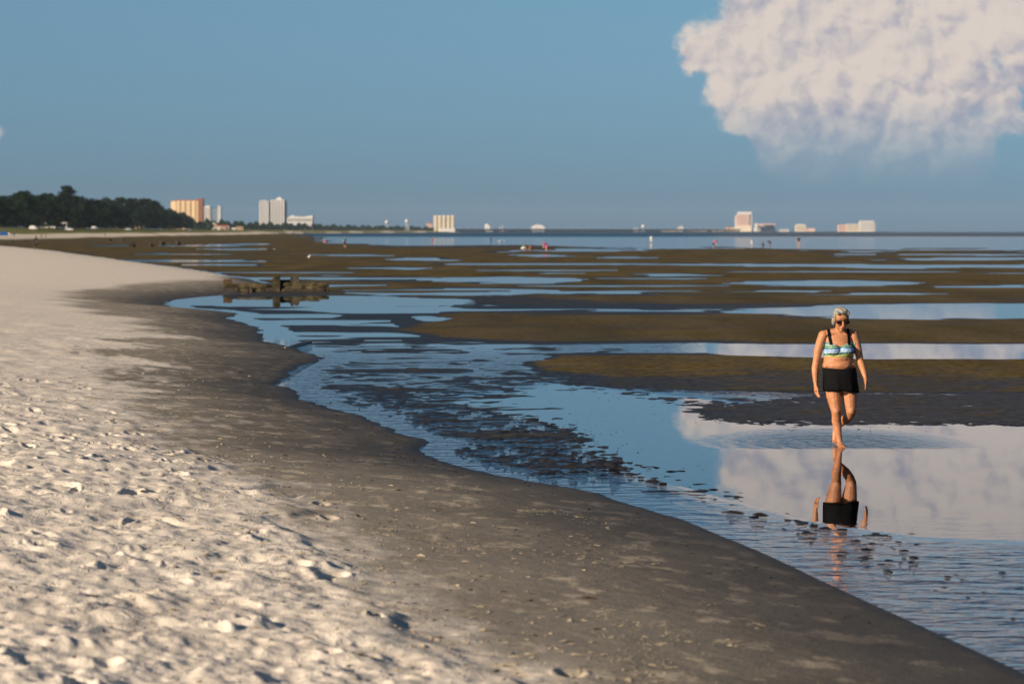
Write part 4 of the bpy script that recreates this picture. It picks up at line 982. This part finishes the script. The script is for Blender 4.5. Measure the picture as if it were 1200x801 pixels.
def water_tower(u, v, D, label):
    e = empty('water_tower', (BX(u, D), D, max(ground_z(BX(u, D), D), 0)), 0, label, 'water tower'); k = D / FPX; zt = ZT(v, D)
    bm = bmesh.new(); ell(bm, (0, 0, zt), (2.3 * k, 2.3 * k, 2.0 * k), None, 3); o_ = obj('tank', bm, W_WHT, e); shade_smooth(o_.data)
    for a in range(5):
        bm = bmesh.new(); c, s = math.cos(a * 1.257), math.sin(a * 1.257); loft(bm, [(c * 3 * k * .8, s * 3 * k * .8, 0, .7), (c * 1.8 * k * .8, s * 1.8 * k * .8, zt - 1.2 * k, .6)], 8); obj('leg', bm, W_GRY, e)
water_tower(453.5, 262.4, 7000, 'white water tower with round tank, the lower of two above the far trees'); water_tower(477, 261.2, 7000, 'white water tower with round tank, the taller of two above the far trees')
b = Bld('brick_block', 'small pinkish block just beside the five-ribbed cream hotel', 499.5, 507, 7800); b.slab('wall', 499.8, 506.5, 261.6, W_PNK, 0); b.slab('roof', 499.5, 506.8, 260.8, W_BRN, -1, 20, 261.6); b.windows(500, 506.3, 270, 262, 3, 4, win_m, 0, .45)
b = Bld('ribbed_hotel', 'cream hotel block with five vertical ribs at the start of the long bridge', 508, 533, 7900)
b.slab('wall', 508, 532.5, 253.4, W_TAN, 2)
for u in (508, 513, 518, 523.2, 528.2): b.slab('rib', u, u + 3.7, 252.4, W_CRM, -2, 6)
b.slab('podium', 516, 533, 267.6, W_WHT, -6, 8); b.windows(508, 532, 269, 253.5, 10, 12, win_m, -2, .25, .4)
b = Bld('tank_silo', 'small white domed silo on the shore right of the ribbed hotel', 567.5, 574.5, 9600, 'silo'); b.slab('wall', 568, 574, 264, W_WHT, 0, 16)
bm = bmesh.new(); ell(bm, (0, 8, b.Zt(264)), (2.9 * b.k, 8, 1.8 * b.k), None, 3); obj('dome', bm, W_WHT, b.e); b.slab('annex', 574.2, 577.5, 268, W_GRY, 2, 10)
b = Bld('stack', 'slim dark twin chimney stacks beside the white silo', 585.5, 590, 9800, 'chimney'); b.slab('chimney', 586, 587, 265.5, W_GRY, 0, 3); b.slab('chimney', 588.4, 589.2, 263.5, W_GRY, 0, 3); b.slab('plant', 585, 592, 269, W_BRN, 3, 12)
b = Bld('hangar', 'white barrel-roofed hangar behind the long bridge', 622, 639, 9700, 'hangar'); b.slab('wall', 622.5, 638.5, 267.5, W_WHT, 0, 40)
bm = bmesh.new(); fa, fb = [], []
for i in range(13):
    a = math.pi * i / 12; fa.append(bm.verts.new((-math.cos(a) * 8.2 * b.k, -.5, b.Zt(267.5) + math.sin(a) * 4.3 * b.k))); fb.append(bm.verts.new((-math.cos(a) * 8.2 * b.k, 41, b.Zt(267.5) + math.sin(a) * 4.3 * b.k)))
bm.faces.new(fa); bm.faces.new(fb[::-1])
for i in range(13): bm.faces.new((fa[i - 1], fa[i], fb[i], fb[i - 1]))
bmesh.ops.recalc_face_normals(bm, faces=bm.faces); obj('barrel_roof', bm, W_WHT, b.e); b.slab('door', 627, 634, 267, W_GRY, -.8, .5); b.windows(623, 627, 269, 267.5, 3, 1, win_m)
# long bridge: deck on many bents
D0, D1 = 8400.0, 9700.0
P0, P1 = Vector((BX(505, D0), D0, 0)), Vector((BX(866, D1), D1, 0)); bl = (P1 - P0).length
br = empty('bridge', P0, math.atan2(P1.y - P0.y, P1.x - P0.x), 'long low bridge on many concrete bents crossing the mouth of the bay', 'bridge')
conc = wallm('bridge concrete', .34, .33, .32)
obj('deck', boxm(0, bl, -6, 6, 6.6, 8.4), conc, br); obj('parapet', boxm(0, bl, -6.3, -5.8, 8.4, 9.3), conc, br)
bent = bpy.data.meshes.new('bent'); q = bmesh.new(); box(q, -1.5, 1.5, -5, -2.6, -1.5, 6.5); box(q, -1.5, 1.5, 2.6, 5, -1.5, 6.5); box(q, -1.7, 1.7, -6, 6, 5.4, 6.55); q.to_mesh(bent); q.free(); bent.materials.append(conc)
for i in range(128): obj('bent', bent, None, br, (bl * (i + .5) / 128, 0, 0))
post = bpy.data.meshes.new('lamp_post'); q = bmesh.new(); box(q, -.35, .35, -.35, .35, 8.4, 17); q.to_mesh(post); q.free(); post.materials.append(conc)
for i in range(44): obj('lamp_post', post, None, br, (bl * (i + .5) / 44, -5.6, 0))
# casino shore
b = Bld('hotel_tower', 'tall grey-pink hotel tower with pale crown across the bay', 861, 882, 10600)
b.slab('wall', 863, 878.5, 251.6, W_PNK, 0, 30); b.slab('side', 878.5, 881.5, 249.5, W_GRY, 3, 26); b.slab('crown', 864.5, 881, 248.2, W_WHT, -2, 26, 251.6, None, .04); b.slab('shoulder', 861.5, 866, 253.2, W_GRY, 3, 22)
b.slab('podium', 862, 880.5, 264.6, W_CRM, -14, 20); b.windows(863.5, 878.3, 264, 252.5, 8, 14, win_m, 0, .4, .45)
b = Bld('casino_hall', 'low cream casino hall joined by masts before the hotel tower', 833, 861, 10500); b.slab('wall', 834, 851, 268.4, W_CRM, 0, 20); b.slab('wing', 851, 861, 266.6, W_TAN, -2, 20); b.slab('tower', 849.6, 850.6, 264, W_BRN, -3, 4); b.slab('tower', 853.4, 854.4, 264.6, W_BRN, -3, 4); b.windows(834.5, 850.5, 270.4, 268.8, 8, 1, win_m)
b = Bld('curved_casino', 'white casino with layered pink roof right of the hotel tower', 883, 910, 10700); b.slab('wall', 884, 909, 266.8, W_WHT, 0, 24); b.slab('upper_floor', 886, 907, 264.4, W_GRY, 3, 20); b.slab('roof', 884.5, 909.8, 262.2, W_PNK, -2, 26, 264.2, None, .12); b.slab('tower', 884.5, 888, 261.6, W_WHT, -3, 8); b.windows(889, 908, 269.4, 265, 8, 2, win_m)
b = Bld('pier_shed', 'long white shed at the waterline past the pink-roofed casino', 913, 925, 10500); b.slab('wall', 913.5, 924.5, 269.2, W_WHT, 0, 12); b.slab('roof', 913, 925, 268.4, W_GRY, -1, 14, 269.2, None, .2); b.windows(914, 924, 270.8, 269.4, 5, 1, win_m)
b = Bld('square_hotel', 'squat pale hotel with stepped side wing above the wading figure in black', 932, 955, 10800); b.slab('wall', 932.5, 944.5, 263.6, W_CRM, 0, 24); b.slab('upper_floor', 934, 943, 262.8, W_WHT, 3, 18); b.slab('wing', 944.5, 955, 267.6, W_PNK, 2, 18); b.windows(933, 944, 270, 264, 6, 5, win_m)
b = Bld('stepped_hotel', 'pink and white hotel of three steps, the last building along the shore', 982, 1027, 10900); b.slab('wall', 982.5, 992, 263.2, W_PNK, 2, 24); b.slab('wall', 992, 1007.5, 262.4, W_CRM, 0, 24); b.slab('main_tower', 1007.5, 1024.5, 259.2, W_WHT, -2, 28); b.slab('side', 1024.5, 1026.2, 262, W_GRY, 0, 20); b.slab('crown', 1008.5, 1023.5, 258.6, W_PNK, -1, 20, 259.2)
b.windows(983, 991.5, 270, 264, 4, 4, win_m, 2); b.windows(992.5, 1007, 270, 263, 6, 4, win_m, 0); b.windows(1008, 1024, 270, 260, 6, 7, win_m, -2, .4)
for k, (u0, u1, vt, wl, lab) in enumerate([(742, 748, 267.5, W_WHT, 'tiny white gabled house on the shore behind the bridge'), (776, 793, 268.4, W_CRM, 'row of low cream sheds on the shore behind the bridge'), (794.5, 801, 265.6, W_WHT, 'white church-like hall with small steeple behind the bridge'), (806, 828, 268.8, W_PNK, 'low pinkish terrace on the shore behind the bridge end'), (650, 664, 269, W_TAN, 'low tan warehouse behind the middle of the bridge')]):
    b = Bld('shore_house', lab, u0, u1, 10300 + 60 * k); b.slab('wall', u0, u1, vt + 1, wl, 0, 14); b.slab('roof', u0 - .3, u1 + .3, vt, W_BRN if k % 2 else W_GRY, -1, 16, vt + 1, None, .3); b.windows(u0 + .3, u1 - .3, 270.6, vt + 1.2, max(2, int((u1 - u0) / 3)), 1, win_m)
    if k == 2: b.slab('steeple', u0 + 3.6, u0 + 4.8, 263.2, W_WHT, 1, 4, None, None, .5)
water_tower(754, 265.6, 10400, 'small white water tower standing far behind the bridge')

# distant belts of trees (one mass)
def far_wood(name, pts, n, hmin, hmax, seed, spread):
    r = random.Random(seed); verts, faces = [], []
    for _ in range(n):
        u = r.uniform(pts[0][0], pts[-1][0]); D = float(np.interp(u, [p[0] for p in pts], [p[1] for p in pts])) + r.uniform(0, spread)
        Hh = float(np.interp(u, [p[0] for p in pts], [p[2] for p in pts])); x = BX(u, D); g = max(ground_z(x, D), .5)
        hh = Hh * (.75 + .25 * math.sin(u * .55) * math.sin(u * .21 + 1)) * r.uniform(.85, 1.05)
        z = g + hh * r.random() ** .8; s = r.uniform(hmin, hmax)
        n_ = Vector((r.uniform(-1, 1), r.uniform(-1, .2), r.uniform(-.2, 1))).normalized(); e1 = n_.orthogonal().normalized(); e2 = n_.cross(e1); c = Vector((x, D, z)); b0 = len(verts)
        verts += [tuple(c + e1 * s), tuple(c + e2 * s * .7), tuple(c - e1 * s * .9), tuple(c - e2 * s * .8)]; faces.append((b0, b0 + 1, b0 + 2, b0 + 3))
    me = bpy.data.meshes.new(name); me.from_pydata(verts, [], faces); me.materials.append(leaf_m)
    tag(obj(name, me), kind='stuff')
far_wood('distant_wood', [(222, 3700, 15), (262, 4400, 17), (300, 4900, 15), (345, 5300, 15), (400, 6200, 13), (508, 7600, 12)], 15000, 1.2, 2.6, 3, 350)
far_wood('distant_wood', [(505, 9300, 8), (560, 10200, 9), (700, 10400, 7), (860, 10500, 5)], 7000, 1.5, 3.0, 4, 300)

# ------------------------------------------------------------------ wrack and crumbs on the sand
weed_m = simple('dried seaweed', (.045, .030, .016), .95, .4, 60, .1)
crumb_m = simple('dry sand crumbs', (.33, .28, .205), .95, .2, 30, .05)
def litter(name, n, pick, smin, smax, mat, seed, flat=.4):
    r = random.Random(seed); verts, faces = [], []
    for _ in range(n):
        p = pick(r)
        if p is None: continue
        x, y = p; z = ground_z(x, y)
        if z < .01: continue
        s = r.uniform(smin, smax) * (1.6 if r.random() < .08 else 1); a = r.uniform(0, 6.28); b0 = len(verts); el_ = r.uniform(1, 2.6)
        for (qx, qy, qz) in ((1, 0, 0), (.2, .8, .1), (-1, .1, 0), (-.1, -.9, .05), (.15, .1, 1), (0, 0, -.8)):
            qx, qy, qz = qx * s * el_ * r.uniform(.6, 1.3), qy * s * r.uniform(.6, 1.3), qz * s * flat * r.uniform(.6, 1.4)
            verts.append((x + qx * math.cos(a) - qy * math.sin(a), y + qx * math.sin(a) + qy * math.cos(a), z + qz + s * .1))
        for i in range(4): faces += [(b0 + i, b0 + (i + 1) % 4, b0 + 4), (b0 + (i + 1) % 4, b0 + i, b0 + 5)]
    me = bpy.data.meshes.new(name); me.from_pydata(verts, [], faces); me.materials.append(mat); tag(obj(name, me), kind='stuff')
sh_w = [Vector((*p, 0)) for p in shore[:24]]
def near_shore(r):
    i = r.randrange(3, 22); p = sh_w[i].lerp(sh_w[i + 1], r.random()); off = abs(r.gauss(.55, .22)) if r.random() < .85 else r.uniform(.3, 3)
    n = (sh_w[i + 1] - sh_w[i]).normalized(); return p.x - n.y * off * .9 - .05, p.y - abs(n.x) * off * .2
litter('seaweed_wrack', 420, near_shore, .005, .016, weed_m, 1)
def on_sand(r):
    v = r.uniform(380, 800); u = r.uniform(0, 700); return G(u, v, .4)
litter('seaweed_litter', 260, on_sand, .006, .018, weed_m, 2)

def in_damp(r):
    i = r.randrange(1, 14); a_ = Vector((*dry_w[i], 0)).lerp(Vector((*dry_w[i + 1], 0)), r.random())
    off = r.gauss(.15, .75); return a_.x + off, a_.y + r.uniform(-.8, .8)
def fields(r):
    for _ in range(40):
        v = r.uniform(470, 800); u = r.uniform(150, 900); x, y = G(u, v, .22)
        k = float(vnoise(np.array([x * 1.4]), np.array([y * .8]), 91)[0] + .6 * vnoise(np.array([x * 4]), np.array([y * 2]), 92)[0])
        if k > .22 and seg_dist(np.array([x]), np.array([y]), shore)[0] > .9: return x, y
    return None
litter('sand_crumbs', 1500, in_damp, .004, .020, crumb_m, 4, .45)
litter('sand_clods', 1500, fields, .004, .016, crumb_m, 5, .22)
mud_m = simple('dark wet mud', (.022, .019, .016), .5, .4, 30, .1)
def mud_specks(n, seed):
    """worm casts and mud crumbs standing out of the thin water"""
    r = random.Random(seed); verts, faces = [], []
    k = 0
    while k < n:
        v = 352 + 348 * r.random(); u = r.uniform(300, 1230); x, y = G(u, v)
        w_n = float(vnoise(np.array([x * .9]), np.array([y * .35]), 95)[0] + .5 * vnoise(np.array([x * 3.1]), np.array([y * 1.2]), 96)[0]); k += 1
        if w_n < .04 + (.22 if (v > 505 and u > 840 and v < 625) else 0): continue
        if v > 508 and u > 780: continue
        g = ground_z(x, y)
        if g > .008 or seg_dist(np.array([x]), np.array([y]), shore)[0] > -.12: continue
        if abs(x - WX) < .45 and abs(y - WY) < 1.2: continue
        s = r.uniform(.006, .020) * (2.0 if r.random() < .06 else 1); top = r.uniform(.002, .007); b0 = len(verts); m_ = 6; e_ = r.uniform(1, 2.4)
        for q in range(m_):
            a = 6.283 * q / m_; rr = s * r.uniform(.7, 1.3); verts.append((x + math.cos(a) * rr * e_, y + math.sin(a) * rr * 2.2, min(g, -.002) - .004))
        verts.append((x + r.uniform(-.3, .3) * s, y, top))
        faces += [(b0 + q, b0 + (q + 1) % m_, b0 + m_) for q in range(m_)]
    me = bpy.data.meshes.new('mud_casts'); me.from_pydata(verts, [], faces); me.materials.append(mud_m); tag(obj('mud_casts', me), kind='stuff')
mud_specks(6500, 8)

# ------------------------------------------------------------------ air
hz_m = bpy.data.materials.new('haze air'); hz_m.use_nodes = True
t = NT(hz_m.node_tree); t.n.clear(); pv = t.node('ShaderNodeVolumePrincipled'); oo = t.node('ShaderNodeOutputMaterial'); t.l.new(pv.outputs[0], oo.inputs['Volume'])
pv.inputs['Color'].default_value = rgb(.60, .76, .96); pv.inputs['Density'].default_value = 2.0e-5; pv.inputs['Anisotropy'].default_value = 0.0
tag(obj('haze', boxm(-50000, 50000, -450, 17600, -3, 135), hz_m), kind='stuff')
